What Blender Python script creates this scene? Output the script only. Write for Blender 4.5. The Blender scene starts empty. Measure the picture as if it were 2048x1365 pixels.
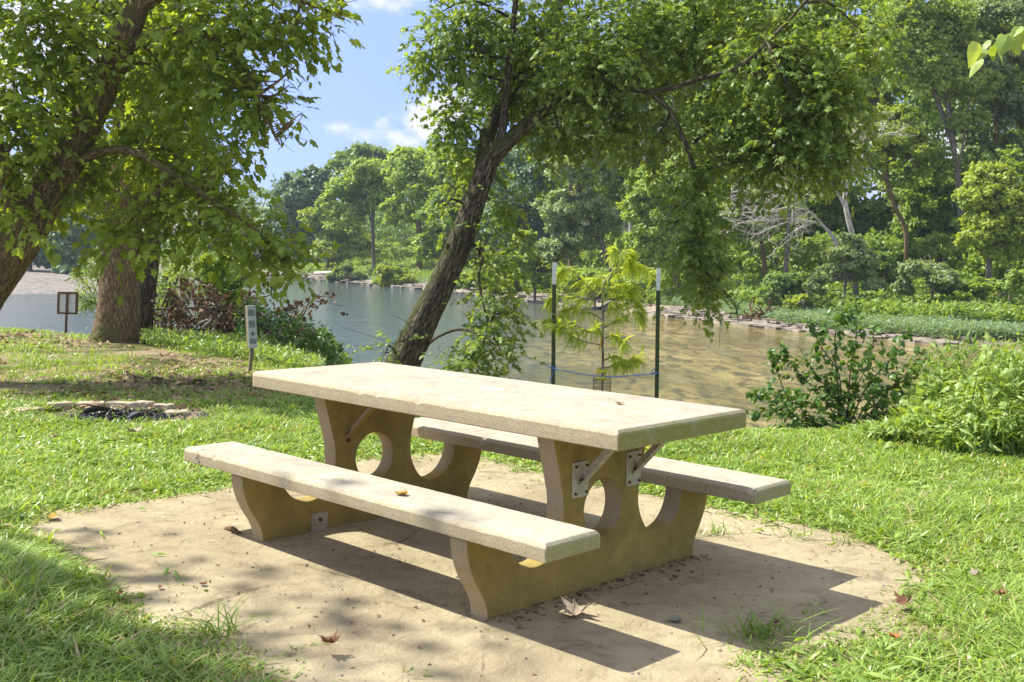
import bpy, bmesh, math
import numpy as np
from mathutils import Vector, Matrix
S = bpy.context.scene
COL = S.collection

# ------------------------------------------------------------------ camera, sky, sun, exposure
FPX, PITCH, ROLL, CH = 2201.6, 0.0820, 0.0171, 1.400
_c, _s = math.cos(PITCH), math.sin(PITCH)
_R0 = np.array([1, 0, 0.]); FV = np.array([0, _c, -_s]); _U0 = np.array([0, _s, _c])
RV = math.cos(ROLL) * _R0 + math.sin(ROLL) * _U0
UV = -math.sin(ROLL) * _R0 + math.cos(ROLL) * _U0
cam = bpy.data.cameras.new('camera'); camo = bpy.data.objects.new('camera', cam); COL.objects.link(camo)
cam.sensor_width = 36; cam.lens = 36 * FPX / 2048; cam.clip_start = 0.05; cam.clip_end = 3000
camo.matrix_world = Matrix([[RV[i], UV[i], -FV[i], [0, 0, CH][i]] for i in range(3)] + [[0, 0, 0, 1]])
S.camera = camo

SUNV = Vector((-0.735, 0.2685, 1.0)).normalized()
sun = bpy.data.lights.new('sun', 'SUN'); suno = bpy.data.objects.new('sun', sun); COL.objects.link(suno)
sun.energy = 3.9; sun.angle = math.radians(0.5); sun.color = (1.0, 0.975, 0.93)
suno.rotation_euler = SUNV.to_track_quat('Z', 'Y').to_euler()
SUN_EL = math.asin(SUNV.z); SUN_ROT = math.atan2(SUNV.x, SUNV.y)

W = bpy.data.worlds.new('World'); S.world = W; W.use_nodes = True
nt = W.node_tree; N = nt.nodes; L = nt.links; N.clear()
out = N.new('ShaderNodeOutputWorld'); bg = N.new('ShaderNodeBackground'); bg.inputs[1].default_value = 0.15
sky = N.new('ShaderNodeTexSky'); sky.sky_type = 'NISHITA'; sky.sun_disc = False
sky.sun_elevation = SUN_EL; sky.sun_rotation = SUN_ROT; sky.altitude = 200; sky.air_density = 1.0; sky.dust_density = 0.15; sky.ozone_density = 2.0
tc = N.new('ShaderNodeTexCoord')
_va = N.new('ShaderNodeVectorMath'); _va.operation = 'ADD'; _va.inputs[1].default_value = (0, 0, 0.75); L.new(tc.outputs['Generated'], _va.inputs[0])
_vn = N.new('ShaderNodeVectorMath'); _vn.operation = 'NORMALIZE'; L.new(_va.outputs[0], _vn.inputs[0]); L.new(_vn.outputs[0], sky.inputs[0])
# clouds: noise in direction space, gathered low over the river, plus added cover overhead
mp = N.new('ShaderNodeMapping'); mp.inputs['Scale'].default_value = (1.0, 1.0, 1.7)
L.new(tc.outputs['Generated'], mp.inputs[0])
nz = N.new('ShaderNodeTexNoise'); nz.inputs['Scale'].default_value = 16; nz.inputs['Detail'].default_value = 9; nz.inputs['Roughness'].default_value = 0.58
L.new(mp.outputs[0], nz.inputs[0])
def pxdir(px, py):
    d = FV + RV * (px - 1024) / FPX - UV * (py - 682.5) / FPX
    return d / np.linalg.norm(d)
masks = []
for (px, py, rad) in ((860, 240, 0.095), (780, -30, 0.07), (1750, 260, 0.16), (120, 100, 0.2)):
    vd = N.new('ShaderNodeVectorMath'); vd.operation = 'SUBTRACT'; vd.inputs[1].default_value = tuple(pxdir(px, py))
    L.new(tc.outputs['Generated'], vd.inputs[0])
    sc = N.new('ShaderNodeVectorMath'); sc.operation = 'MULTIPLY'; sc.inputs[1].default_value = (1, 1, 1.55); L.new(vd.outputs[0], sc.inputs[0])
    ln = N.new('ShaderNodeVectorMath'); ln.operation = 'LENGTH'; L.new(sc.outputs[0], ln.inputs[0])
    mr = N.new('ShaderNodeMapRange'); mr.inputs[1].default_value = 0; mr.inputs[2].default_value = rad; mr.inputs[3].default_value = 1; mr.inputs[4].default_value = 0
    L.new(ln.outputs['Value'], mr.inputs[0]); masks.append(mr.outputs[0])
acc = masks[0]
for m in masks[1:]:
    mx = N.new('ShaderNodeMath'); mx.operation = 'MAXIMUM'; L.new(acc, mx.inputs[0]); L.new(m, mx.inputs[1]); acc = mx.outputs[0]
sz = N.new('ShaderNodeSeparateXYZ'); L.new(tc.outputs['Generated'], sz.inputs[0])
hi = N.new('ShaderNodeMapRange'); hi.inputs[1].default_value = 0.3; hi.inputs[2].default_value = 0.5; hi.inputs[3].default_value = 0; hi.inputs[4].default_value = 0.72  # unseen overhead cloud cover, added to brighten the shadows
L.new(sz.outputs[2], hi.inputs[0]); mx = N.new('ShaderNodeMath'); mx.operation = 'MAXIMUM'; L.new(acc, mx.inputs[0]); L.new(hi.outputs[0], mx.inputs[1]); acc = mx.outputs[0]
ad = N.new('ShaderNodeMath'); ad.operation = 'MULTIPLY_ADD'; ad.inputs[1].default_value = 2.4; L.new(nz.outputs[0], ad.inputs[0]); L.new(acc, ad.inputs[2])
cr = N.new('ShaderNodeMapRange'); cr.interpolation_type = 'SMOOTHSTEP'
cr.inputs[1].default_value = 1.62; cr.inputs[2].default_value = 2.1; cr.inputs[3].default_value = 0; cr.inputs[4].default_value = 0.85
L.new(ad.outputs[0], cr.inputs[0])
skg = N.new('ShaderNodeHueSaturation'); skg.inputs['Saturation'].default_value = 0.92; skg.inputs['Value'].default_value = 1.15; L.new(sky.outputs[0], skg.inputs['Color'])
skt = N.new('ShaderNodeMixRGB'); skt.blend_type = 'MULTIPLY'; skt.inputs[0].default_value = 1; skt.inputs[2].default_value = (0.84, 0.8, 0.9, 1); L.new(skg.outputs[0], skt.inputs[1])
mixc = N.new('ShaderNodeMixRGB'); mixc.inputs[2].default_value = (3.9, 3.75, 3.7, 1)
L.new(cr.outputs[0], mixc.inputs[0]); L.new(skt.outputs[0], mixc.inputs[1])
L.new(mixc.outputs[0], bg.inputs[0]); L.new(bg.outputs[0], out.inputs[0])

S.view_settings.view_transform = 'Standard'; S.view_settings.look = 'None'; S.view_settings.gamma = 1
S.view_settings.use_curve_mapping = False; S.view_settings.exposure = 1.12
S.render.engine = 'CYCLES'
S.cycles.max_bounces = 10; S.cycles.diffuse_bounces = 7; S.cycles.glossy_bounces = 3; S.cycles.transmission_bounces = 6
S.cycles.transparent_max_bounces = 8; S.cycles.use_denoising = True; S.cycles.sample_clamp_indirect = 6
S.cycles.caustics_reflective = False; S.cycles.caustics_refractive = False

# ------------------------------------------------------------------ helpers
def P(px, py, Y):                      # photo pixel -> the point at distance Y along the view axis
    d = FV + RV * (px - 1024) / FPX - UV * (py - 682.5) / FPX
    return np.array([0, 0, CH]) + d * (Y / d[1])
def G(px, py, z=0.0):                  # photo pixel -> the point at height z
    d = FV + RV * (px - 1024) / FPX - UV * (py - 682.5) / FPX
    return np.array([0, 0, CH]) + d * ((z - CH) / d[2])
def unit(v):
    return v / np.maximum(np.linalg.norm(v, axis=-1, keepdims=True), 1e-9)

def tag(o, label=None, cat=None, group=None, kind=None):
    if label: o['label'] = label
    if cat: o['category'] = cat
    if group: o['group'] = group
    if kind: o['kind'] = kind
    return o
def thing(name, label, cat, loc=(0, 0, 0), group=None):
    o = bpy.data.objects.new(name, None); COL.objects.link(o); o.location = loc; o.empty_display_size = 0.1
    return tag(o, label, cat, group)
def link(name, me, mat=None, parent=None):
    o = bpy.data.objects.new(name, me); COL.objects.link(o)
    if mat is not None:
        for m in (mat if isinstance(mat, (list, tuple)) else [mat]): me.materials.append(m)
    if parent is not None:
        o.parent = parent
        o.matrix_parent_inverse = Matrix.Translation(-Vector(parent.location)) if parent.type == 'EMPTY' else Matrix.Identity(4)
        if parent.type != 'EMPTY' and parent.parent is not None:
            o.matrix_parent_inverse = Matrix.Identity(4)
    return o
class Geo:
    """collects vertices, faces and per-vertex attributes"""
    def __init__(s): s.v = []; s.f = {}; s.n = 0; s.a = {}
    def add(s, v, faces, **attr):
        v = np.asarray(v, float).reshape(-1, 3)
        for fa in (faces if isinstance(faces, list) else [faces]):
            fa = np.asarray(fa, np.int64)
            s.f.setdefault(fa.shape[1], []).append(fa + s.n)
        for k in set(list(s.a) + list(attr)):
            s.a.setdefault(k, [])
            val = attr.get(k, 0.5)
            if np.ndim(val) == 0: val = np.full(len(v), float(val))
            s.a[k].append((s.n, np.asarray(val, float)))
        s.v.append(v); s.n += len(v)
    def mesh(s, name, smooth=False):
        me = bpy.data.meshes.new(name)
        if not s.v: return me
        V = np.concatenate(s.v).astype(np.float32)
        me.vertices.add(len(V)); me.vertices.foreach_set('co', V.ravel())
        loops = []; starts = []; tot = 0
        for k, lst in s.f.items():
            F = np.concatenate(lst); loops.append(F.ravel()); starts.append(tot + np.arange(len(F)) * k); tot += F.size
        loops = np.concatenate(loops).astype(np.int32); starts = np.concatenate(starts).astype(np.int32)
        me.loops.add(len(loops)); me.loops.foreach_set('vertex_index', loops)
        me.polygons.add(len(starts)); me.polygons.foreach_set('loop_start', starts)
        me.polygons.foreach_set('use_smooth', np.full(len(starts), smooth, dtype=bool))
        for k, lst in s.a.items():
            dim3 = any(x.ndim == 2 for _, x in lst)
            at = me.attributes.new(k, 'FLOAT_VECTOR' if dim3 else 'FLOAT', 'POINT')
            arr = np.zeros((len(V), 3) if dim3 else len(V), np.float32)
            for st, x in lst: arr[st:st + len(x)] = x if x.ndim == arr.ndim else arr[st:st + len(x)]
            at.data.foreach_set('vector' if dim3 else 'value', arr.ravel())
        me.update(calc_edges=True); me.validate()
        return me
    def build(s, name, mat, parent=None, smooth=False):
        return link(name, s.mesh(name, smooth), mat, parent)

def crom(pts, n):
    """smooth resampling of a polyline (rows may carry a radius as 4th column)"""
    p = np.asarray(pts, float)
    if len(p) == 2: return p[0] + (p[1] - p[0]) * np.linspace(0, 1, n)[:, None]
    q = np.vstack([2 * p[0] - p[1], p, 2 * p[-1] - p[-2]]); t = np.linspace(0, len(p) - 1 - 1e-9, n); i = t.astype(int); u = (t - i)[:, None]
    a, b, c, d = q[i], q[i + 1], q[i + 2], q[i + 3]
    return 0.5 * (2 * b + (c - a) * u + (2 * a - 5 * b + 4 * c - d) * u ** 2 + (3 * b - a - 3 * c + d) * u ** 3)
def tube(g, pts, rad, sides=8, n=None, rough=0.0, rng=None, cap=True, **attr):
    p = np.asarray(pts, float); r = np.asarray(rad, float) * np.ones(len(p))
    if n:
        q = crom(np.c_[p, r], n); p, r = q[:, :3], np.maximum(q[:, 3], 1e-4)
    m = len(p); t = unit(np.gradient(p, axis=0))
    ref = np.array([0, 0, 1.]) if abs(t[:, 2]).mean() < 0.8 else np.array([0, 1., 0])
    x = unit(np.cross(t, ref)); y = np.cross(t, x)
    th = np.arange(sides) * 2 * np.pi / sides
    rr = r[:, None] * np.ones((1, sides))
    if rough and rng is not None:
        ln = np.r_[0, np.cumsum(np.linalg.norm(np.diff(p, axis=0), axis=1))]
        for k in range(2, 7):
            ph, am = rng.uniform(0, 6.28), rng.uniform(0.3, 1) / k; w = rng.uniform(-1.6, 1.6)
            rr = rr * (1 + rough * am * np.sin(k * th[None] + ph + w * ln[:, None] * 2))
        rr = rr * (1 + rough * 0.35 * rng.normal(size=rr.shape))
    v = p[:, None] + rr[..., None] * (np.cos(th)[None, :, None] * x[:, None] + np.sin(th)[None, :, None] * y[:, None])
    ln = np.r_[0, np.cumsum(np.linalg.norm(np.diff(p, axis=0), axis=1))]
    bc = np.stack([np.cos(th)[None] * r[:, None], np.sin(th)[None] * r[:, None], ln[:, None] * np.ones((1, sides))], -1).reshape(-1, 3)
    i = np.arange(m - 1)[:, None] * sides; j = np.arange(sides)[None]; j2 = (j + 1) % sides
    f = np.stack([i + j, i + j2, i + sides + j2, i + sides + j], -1).reshape(-1, 4)
    fs = [f]
    V = v.reshape(-1, 3)
    if cap:
        V = np.vstack([V, p[:1], p[-1:]]); bc = np.vstack([bc, bc[:1], bc[-1:]]); a, b = len(V) - 2, len(V) - 1; jj = np.arange(sides); j3 = (jj + 1) % sides
        fs.append(np.vstack([np.stack([np.full(sides, a), j3, jj], -1), np.stack([np.full(sides, b), (m - 1) * sides + jj, (m - 1) * sides + j3], -1)]))
    g.add(V, fs, bark=bc, **attr)
    return p

def box(g, c, ax, ay, az):
    """box centred at c with half-axis vectors"""
    c, ax, ay, az = (np.asarray(q, float) for q in (c, ax, ay, az))
    v = [c + i * ax + j * ay + k * az for k in (-1, 1) for j in (-1, 1) for i in (-1, 1)]
    g.add(v, np.array([[0, 2, 3, 1], [4, 5, 7, 6], [0, 1, 5, 4], [2, 6, 7, 3], [0, 4, 6, 2], [1, 3, 7, 5]]))

# leaf templates: (x across, y along, z up), triangles
def fan(outline, centre=(0, 0.35), fold=0.22, droop=0.25):
    pts = [centre] + outline; n = len(outline)
    v = np.array([[x, y, -abs(x) * fold - droop * y * y + (0.04 if i else 0.06)] for i, (x, y) in enumerate(pts)])
    return v, np.array([[0, 1 + i, 1 + (i + 1) % n] for i in range(n)])
_h = [(0.1, -0.03), (0.34, 0.0), (0.24, 0.16), (0.56, 0.36), (0.26, 0.4), (0.24, 0.56)]
LEAF_MAPLE = fan([(0, 0)] + _h + [(0.1, 0.72), (0, 1)] + [(-0.1, 0.72)] + [(-x, y) for x, y in _h[::-1]], (0, 0.3))
_h = [(0.16, 0.02), (0.34, 0.18), (0.22, 0.3), (0.38, 0.5), (0.2, 0.62)]
LEAF_LOBED = fan([(0, 0)] + _h + [(0, 1)] + [(-x, y) for x, y in _h[::-1]], (0, 0.35), 0.3, 0.35)
_h = [(0.22, 0.04), (0.34, 0.25), (0.3, 0.5), (0.14, 0.8)]
LEAF_OVATE = fan([(0, 0.05)] + _h + [(0, 1)] + [(-x, y) for x, y in _h[::-1]], (0, 0.4), 0.3, 0.3)
LEAF_HEART = fan([(0, 0.06), (0.2, -0.06), (0.4, 0.12), (0.38, 0.4), (0.2, 0.72), (0, 1), (-0.2, 0.72), (-0.38, 0.4), (-0.4, 0.12), (-0.2, -0.06)], (0, 0.35), 0.25, 0.3)
LEAF_NARROW = fan([(0, 0), (0.11, 0.3), (0.09, 0.65), (0, 1), (-0.09, 0.65), (-0.11, 0.3)], (0, 0.45), 0.3, 0.4)
LEAF_FAR = (np.array([[0, 0, 0], [0.42, 0.45, -0.12], [0, 1, -0.2], [-0.42, 0.5, -0.12], ]), np.array([[0, 1, 2], [0, 2, 3]]))

def leaves(g, tmpl, pos, axis, nrm, size, tint, wide=1.0):
    tv, tf = tmpl; n = len(pos); k = len(tv)
    if n == 0: return
    a = unit(axis); m = unit(nrm - a * (nrm * a).sum(-1, keepdims=True)); b = np.cross(a, m)
    sz = np.asarray(size)[:, None, None] * np.ones((n, 1, 1))
    v = pos[:, None] + sz * (tv[None, :, :1] * wide * b[:, None] + tv[None, :, 1:2] * a[:, None] + tv[None, :, 2:] * m[:, None])
    f = (tf[None] + (np.arange(n) * k)[:, None, None]).reshape(-1, 3)
    g.add(v.reshape(-1, 3), f, tint=np.repeat(np.asarray(tint) * np.ones(n), k))

def rdir(rng, n):
    return unit(rng.normal(size=(n, 3)))

def twig_foliage(gl, gt, blobs, n_tw, length, n_leaf, lsize, tmpl, rng, droop=0.5, jit=0.25, shell=0.45, tmean=0.5, twr=0.004):
    """leafy twigs scattered through ellipsoid blobs [(centre, radii)]"""
    C = np.array([b[0] for b in blobs]); Rr = np.array([b[1] for b in blobs], float)
    wgt = np.array([b[2] if len(b) > 2 else 1.0 for b in blobs]) * (Rr[:, 0] * Rr[:, 2]); wgt = wgt / wgt.sum()
    ib = rng.choice(len(blobs), n_tw, p=wgt)
    d0 = rdir(rng, n_tw); rad = rng.uniform(shell, 1, n_tw)[:, None]
    st = C[ib] + Rr[ib] * d0 * rad
    dr = unit(d0 * 0.6 + rng.normal(size=(n_tw, 3)) * 0.5 + np.array([0, 0, -droop * 0.5]))
    ll = length * rng.uniform(0.55, 1.3, n_tw)[:, None]
    dn = np.array([0, 0, -1.]) * droop
    def pt(t): return st + dr * ll * t + dn * ll * t * t * 0.6
    # twig prisms
    if gt is not None:
        sid = unit(np.cross(dr, np.array([0.1, 0.2, 1.]))); up = np.cross(sid, dr)
        ring = []
        for t, w in ((0, 1.0), (0.5, 0.75), (1, 0.4)):
            c = pt(t)
            for q in range(3):
                a = q * 2.094; ring.append(c + (sid * math.cos(a) + up * math.sin(a)) * twr * w)
        V = np.stack(ring, 1); base = (np.arange(n_tw) * 9)[:, None]
        fs = [base + np.array([[s0 + q, s0 + (q + 1) % 3, s0 + 3 + (q + 1) % 3, s0 + 3 + q]]) for s0 in (0, 3) for q in range(3)]
        gt.add(V.reshape(-1, 3), np.vstack(fs), tint=0.5)
    ttint = tmean + rng.normal(size=n_tw) * 0.18
    for k in range(n_leaf):
        t = (k + 0.6) / n_leaf; sgn = 1 if k % 2 else -1
        keep = rng.random(n_tw) < 0.92
        p = pt(t) + rng.normal(size=(n_tw, 3)) * 0.012
        tg = unit(dr + 2 * dn * t * 0.6)
        sd = unit(np.cross(tg, np.array([0, 0, 1.]) + rng.normal(size=(n_tw, 3)) * 0.3))
        ax = unit(tg * (0.5 + 0.5 * t) + sd * sgn * (1.1 - t * 0.7) + np.array([0, 0, -0.25 * droop - 0.1]) + rng.normal(size=(n_tw, 3)) * jit)
        nm = unit(np.array([0, 0, 1.]) + rng.normal(size=(n_tw, 3)) * 0.55)
        sz = lsize * rng.uniform(0.45, 1.25, n_tw)
        leaves(gl, tmpl, p[keep], ax[keep], nm[keep], sz[keep], np.clip(ttint + rng.normal(size=n_tw) * 0.16, 0, 1)[keep])

def puff_foliage(g, blobs, n, size, rng, tmpl=LEAF_FAR, tmean=0.5, puff=0.24, npuff=None, lower=-0.5, dens=None):
    """far crown: leaf-size faces gathered in puffs over each blob's shell"""
    vol = np.array([b[1][0] * b[1][2] for b in blobs], float); vol = vol / vol.sum()
    for (c, r), w in zip([(b[0], np.array(b[1], float)) for b in blobs], vol):
        m = max(30, int(n * w)); k = npuff or max(10, int(m / 55))
        d = rdir(rng, k); d[:, 2] = np.where(d[:, 2] < lower, -d[:, 2] * rng.uniform(0.1, 1, k), d[:, 2])
        pc = c + r * d * rng.uniform(0.55, 0.97, k)[:, None]
        pr = puff * r.mean() * rng.uniform(0.6, 1.4, k); pt_ = rng.normal(size=k) * 0.14
        idx = rng.integers(0, k, m)
        e = rdir(rng, m) * (rng.random(m) ** 0.45)[:, None]; e[:, 2] *= 0.62
        pos = pc[idx] + e * pr[idx][:, None]
        nm = unit(e + np.array([0, 0, 0.9]) + d[idx] * 0.5 + rng.normal(size=(m, 3)) * 0.5)
        ax = unit(rng.normal(size=(m, 3)) + np.array([0, 0, -0.45]) + e * 0.8)
        leaves(g, tmpl, pos, ax, nm, size * rng.uniform(0.6, 1.25, m), np.clip(tmean + pt_[idx] + rng.normal(size=m) * 0.13, 0, 1))

# ------------------------------------------------------------------ materials
def mat(name, rough=0.7, spec=0.3):
    m = bpy.data.materials.new(name); m.use_nodes = True; nt = m.node_tree
    b = nt.nodes['Principled BSDF']; b.inputs['Roughness'].default_value = rough; b.inputs['Specular IOR Level'].default_value = spec
    return m, nt, b
def nod(nt, t, **kw):
    n = nt.nodes.new(t)
    for k, v in kw.items():
        if k in ('operation', 'blend_type', 'attribute_name', 'feature', 'interpolation_type', 'distance'): setattr(n, k, v)
        else: n.inputs[k.replace('_', ' ')].default_value = v
    return n
def mixrgb(nt, fac, a, b, bt='MIX'):
    n = nt.nodes.new('ShaderNodeMixRGB'); n.blend_type = bt
    for i, x in ((0, fac), (1, a), (2, b)):
        if hasattr(x, 'is_linked') or hasattr(x, 'links'): nt.links.new(x, n.inputs[i])
        elif isinstance(x, (int, float)): n.inputs[i].default_value = x if i == 0 else (x, x, x, 1)
        else: n.inputs[i].default_value = (*x, 1)
    return n.outputs[0]
def rng_(nt, src, a, b, lo=0.0, hi=1.0):
    n = nt.nodes.new('ShaderNodeMapRange'); n.interpolation_type = 'SMOOTHSTEP'
    for i, x in ((1, a), (2, b), (3, lo), (4, hi)): n.inputs[i].default_value = x
    nt.links.new(src, n.inputs[0]); return n.outputs[0]
def coords(nt, kind='Object', scale=(1, 1, 1), attr=None):
    if attr:
        t = nt.nodes.new('ShaderNodeAttribute'); t.attribute_name = attr; o = t.outputs['Vector']
    else:
        t = nt.nodes.new('ShaderNodeTexCoord'); o = t.outputs[kind]
    mp = nt.nodes.new('ShaderNodeMapping'); mp.inputs['Scale'].default_value = scale; nt.links.new(o, mp.inputs[0]); return mp.outputs[0]
def noise(nt, vec, scale, detail=5, rough=0.55, dist=0.0):
    n = nt.nodes.new('ShaderNodeTexNoise'); n.inputs['Scale'].default_value = scale; n.inputs['Detail'].default_value = detail
    n.inputs['Roughness'].default_value = rough; n.inputs['Distortion'].default_value = dist; nt.links.new(vec, n.inputs[0]); return n.outputs[0]
def bump(nt, b, h, strength, dist, prev=None):
    n = nt.nodes.new('ShaderNodeBump'); n.inputs['Strength'].default_value = strength; n.inputs['Distance'].default_value = dist
    nt.links.new(h, n.inputs['Height'])
    if prev is not None: nt.links.new(prev, n.inputs['Normal'])
    nt.links.new(n.outputs[0], b.inputs['Normal']); return n.outputs[0]

def leaf_mat(name, c1, c2, trans=0.42, rough=0.45, tcol=(1.35, 1.2, 0.35), spec=0.35, c3=None):
    m, nt, b = mat(name, rough, spec)
    at = nod(nt, 'ShaderNodeAttribute', attribute_name='tint')
    col = mixrgb(nt, at.outputs['Fac'], c1, c2)
    if c3: col = mixrgb(nt, rng_(nt, at.outputs['Fac'], 0.955, 0.985), col, c3)
    nt.links.new(col, b.inputs['Base Color'])
    tr = nt.nodes.new('ShaderNodeBsdfTranslucent')
    tc_ = mixrgb(nt, 1.0, col, tcol, 'MULTIPLY'); nt.links.new(tc_, tr.inputs[0])
    mx = nt.nodes.new('ShaderNodeMixShader'); mx.inputs[0].default_value = trans
    nt.links.new(b.outputs[0], mx.inputs[1]); nt.links.new(tr.outputs[0], mx.inputs[2])
    nt.links.new(mx.outputs[0], nt.nodes['Material Output'].inputs[0]); return m
M = {}
M['leaf_box'] = leaf_mat('leaf_box', (0.17, 0.27, 0.04), (0.42, 0.54, 0.09), 0.54, 0.38)
M['leaf_maple'] = leaf_mat('leaf_maple', (0.15, 0.26, 0.065), (0.38, 0.5, 0.13), 0.5, 0.4)
M['leaf_mid'] = leaf_mat('leaf_mid', (0.18, 0.29, 0.06), (0.42, 0.55, 0.13), 0.46)
M['leaf_yellow'] = leaf_mat('leaf_yellow', (0.25, 0.36, 0.06), (0.48, 0.58, 0.11), 0.48)
M['leaf_pale'] = leaf_mat('leaf_pale', (0.22, 0.31, 0.13), (0.4, 0.49, 0.22), 0.38)
M['leaf_dark'] = leaf_mat('leaf_dark', (0.13, 0.23, 0.06), (0.31, 0.44, 0.12), 0.4)
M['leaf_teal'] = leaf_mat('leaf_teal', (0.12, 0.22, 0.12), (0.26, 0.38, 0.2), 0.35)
M['leaf_shrub'] = leaf_mat('leaf_shrub', (0.07, 0.16, 0.035), (0.2, 0.32, 0.07), 0.38, 0.35)
M['leaf_weed'] = leaf_mat('leaf_weed', (0.2, 0.33, 0.06), (0.45, 0.56, 0.17), 0.42, 0.4)
M['leaf_sedge'] = leaf_mat('leaf_sedge', (0.2, 0.31, 0.16), (0.4, 0.52, 0.3), 0.35)
M['leaf_cypress'] = leaf_mat('leaf_cypress', (0.34, 0.48, 0.06), (0.62, 0.7, 0.14), 0.5, 0.5)
M['leaf_dead'] = leaf_mat('leaf_dead', (0.09, 0.06, 0.035), (0.24, 0.15, 0.085), 0.2, 0.7, (1.1, 0.9, 0.6))
M['grass'] = leaf_mat('grass', (0.13, 0.24, 0.025), (0.46, 0.6, 0.13), 0.4, 0.38, (1.25, 1.2, 0.3), 0.5, (0.6, 0.47, 0.26))

def bark_mat(name, c1, c2, scale=22, stretch=0.16, strength=0.9, moss=None, dist=0.03):
    m, nt, b = mat(name, 0.9, 0.15)
    v = coords(nt, attr='bark', scale=(1, 1, stretch))
    n1 = noise(nt, v, scale, 6, 0.6, 0.6)
    vo = nt.nodes.new('ShaderNodeTexVoronoi'); vo.feature = 'DISTANCE_TO_EDGE'; vo.inputs['Scale'].default_value = scale * 1.1
    wv = mixrgb(nt, 0.12, v, n1, 'ADD'); nt.links.new(wv, vo.inputs['Vector'])
    ridge = rng_(nt, vo.outputs['Distance'], 0.0, 0.22)
    h = mixrgb(nt, 0.5, ridge, n1)
    col = mixrgb(nt, rng_(nt, h, 0.2, 0.75), c1, c2)
    big = noise(nt, coords(nt, attr='bark', scale=(1, 1, 0.6)), 3, 3)
    col = mixrgb(nt, rng_(nt, big, 0.4, 0.7, 0, 0.45), col, tuple(x * 0.6 for x in c2))
    if moss:
        ge = nt.nodes.new('ShaderNodeNewGeometry'); sx = nt.nodes.new('ShaderNodeSeparateXYZ'); nt.links.new(ge.outputs['Normal'], sx.inputs[0])
        mm = nt.nodes.new('ShaderNodeMath'); mm.operation = 'MULTIPLY_ADD'; nt.links.new(big, mm.inputs[0]); mm.inputs[1].default_value = 1.4; nt.links.new(sx.outputs[2], mm.inputs[2])
        col = mixrgb(nt, rng_(nt, mm.outputs[0], 0.75, 1.15, 0, 0.75), col, moss)
    nt.links.new(col, b.inputs['Base Color']); bump(nt, b, h, strength, dist); return m
M['bark'] = bark_mat('bark', (0.12, 0.085, 0.05), (0.37, 0.255, 0.135), 30, 0.2, 0.8, (0.14, 0.15, 0.04))
M['bark_dark'] = bark_mat('bark_dark', (0.045, 0.035, 0.025), (0.24, 0.19, 0.13), 30, 0.15, 0.9, (0.1, 0.12, 0.03))
M['bark_grey'] = bark_mat('bark_grey', (0.12, 0.1, 0.08), (0.34, 0.3, 0.24), 14, 0.2, 0.7)
M['bark_pale'] = bark_mat('bark_pale', (0.36, 0.33, 0.27), (0.62, 0.58, 0.5), 10, 0.3, 0.4)
M['twig'] = mat('twig', 0.85, 0.2)[0]; M['twig'].node_tree.nodes['Principled BSDF'].inputs['Base Color'].default_value = (0.1, 0.07, 0.045, 1)

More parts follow.
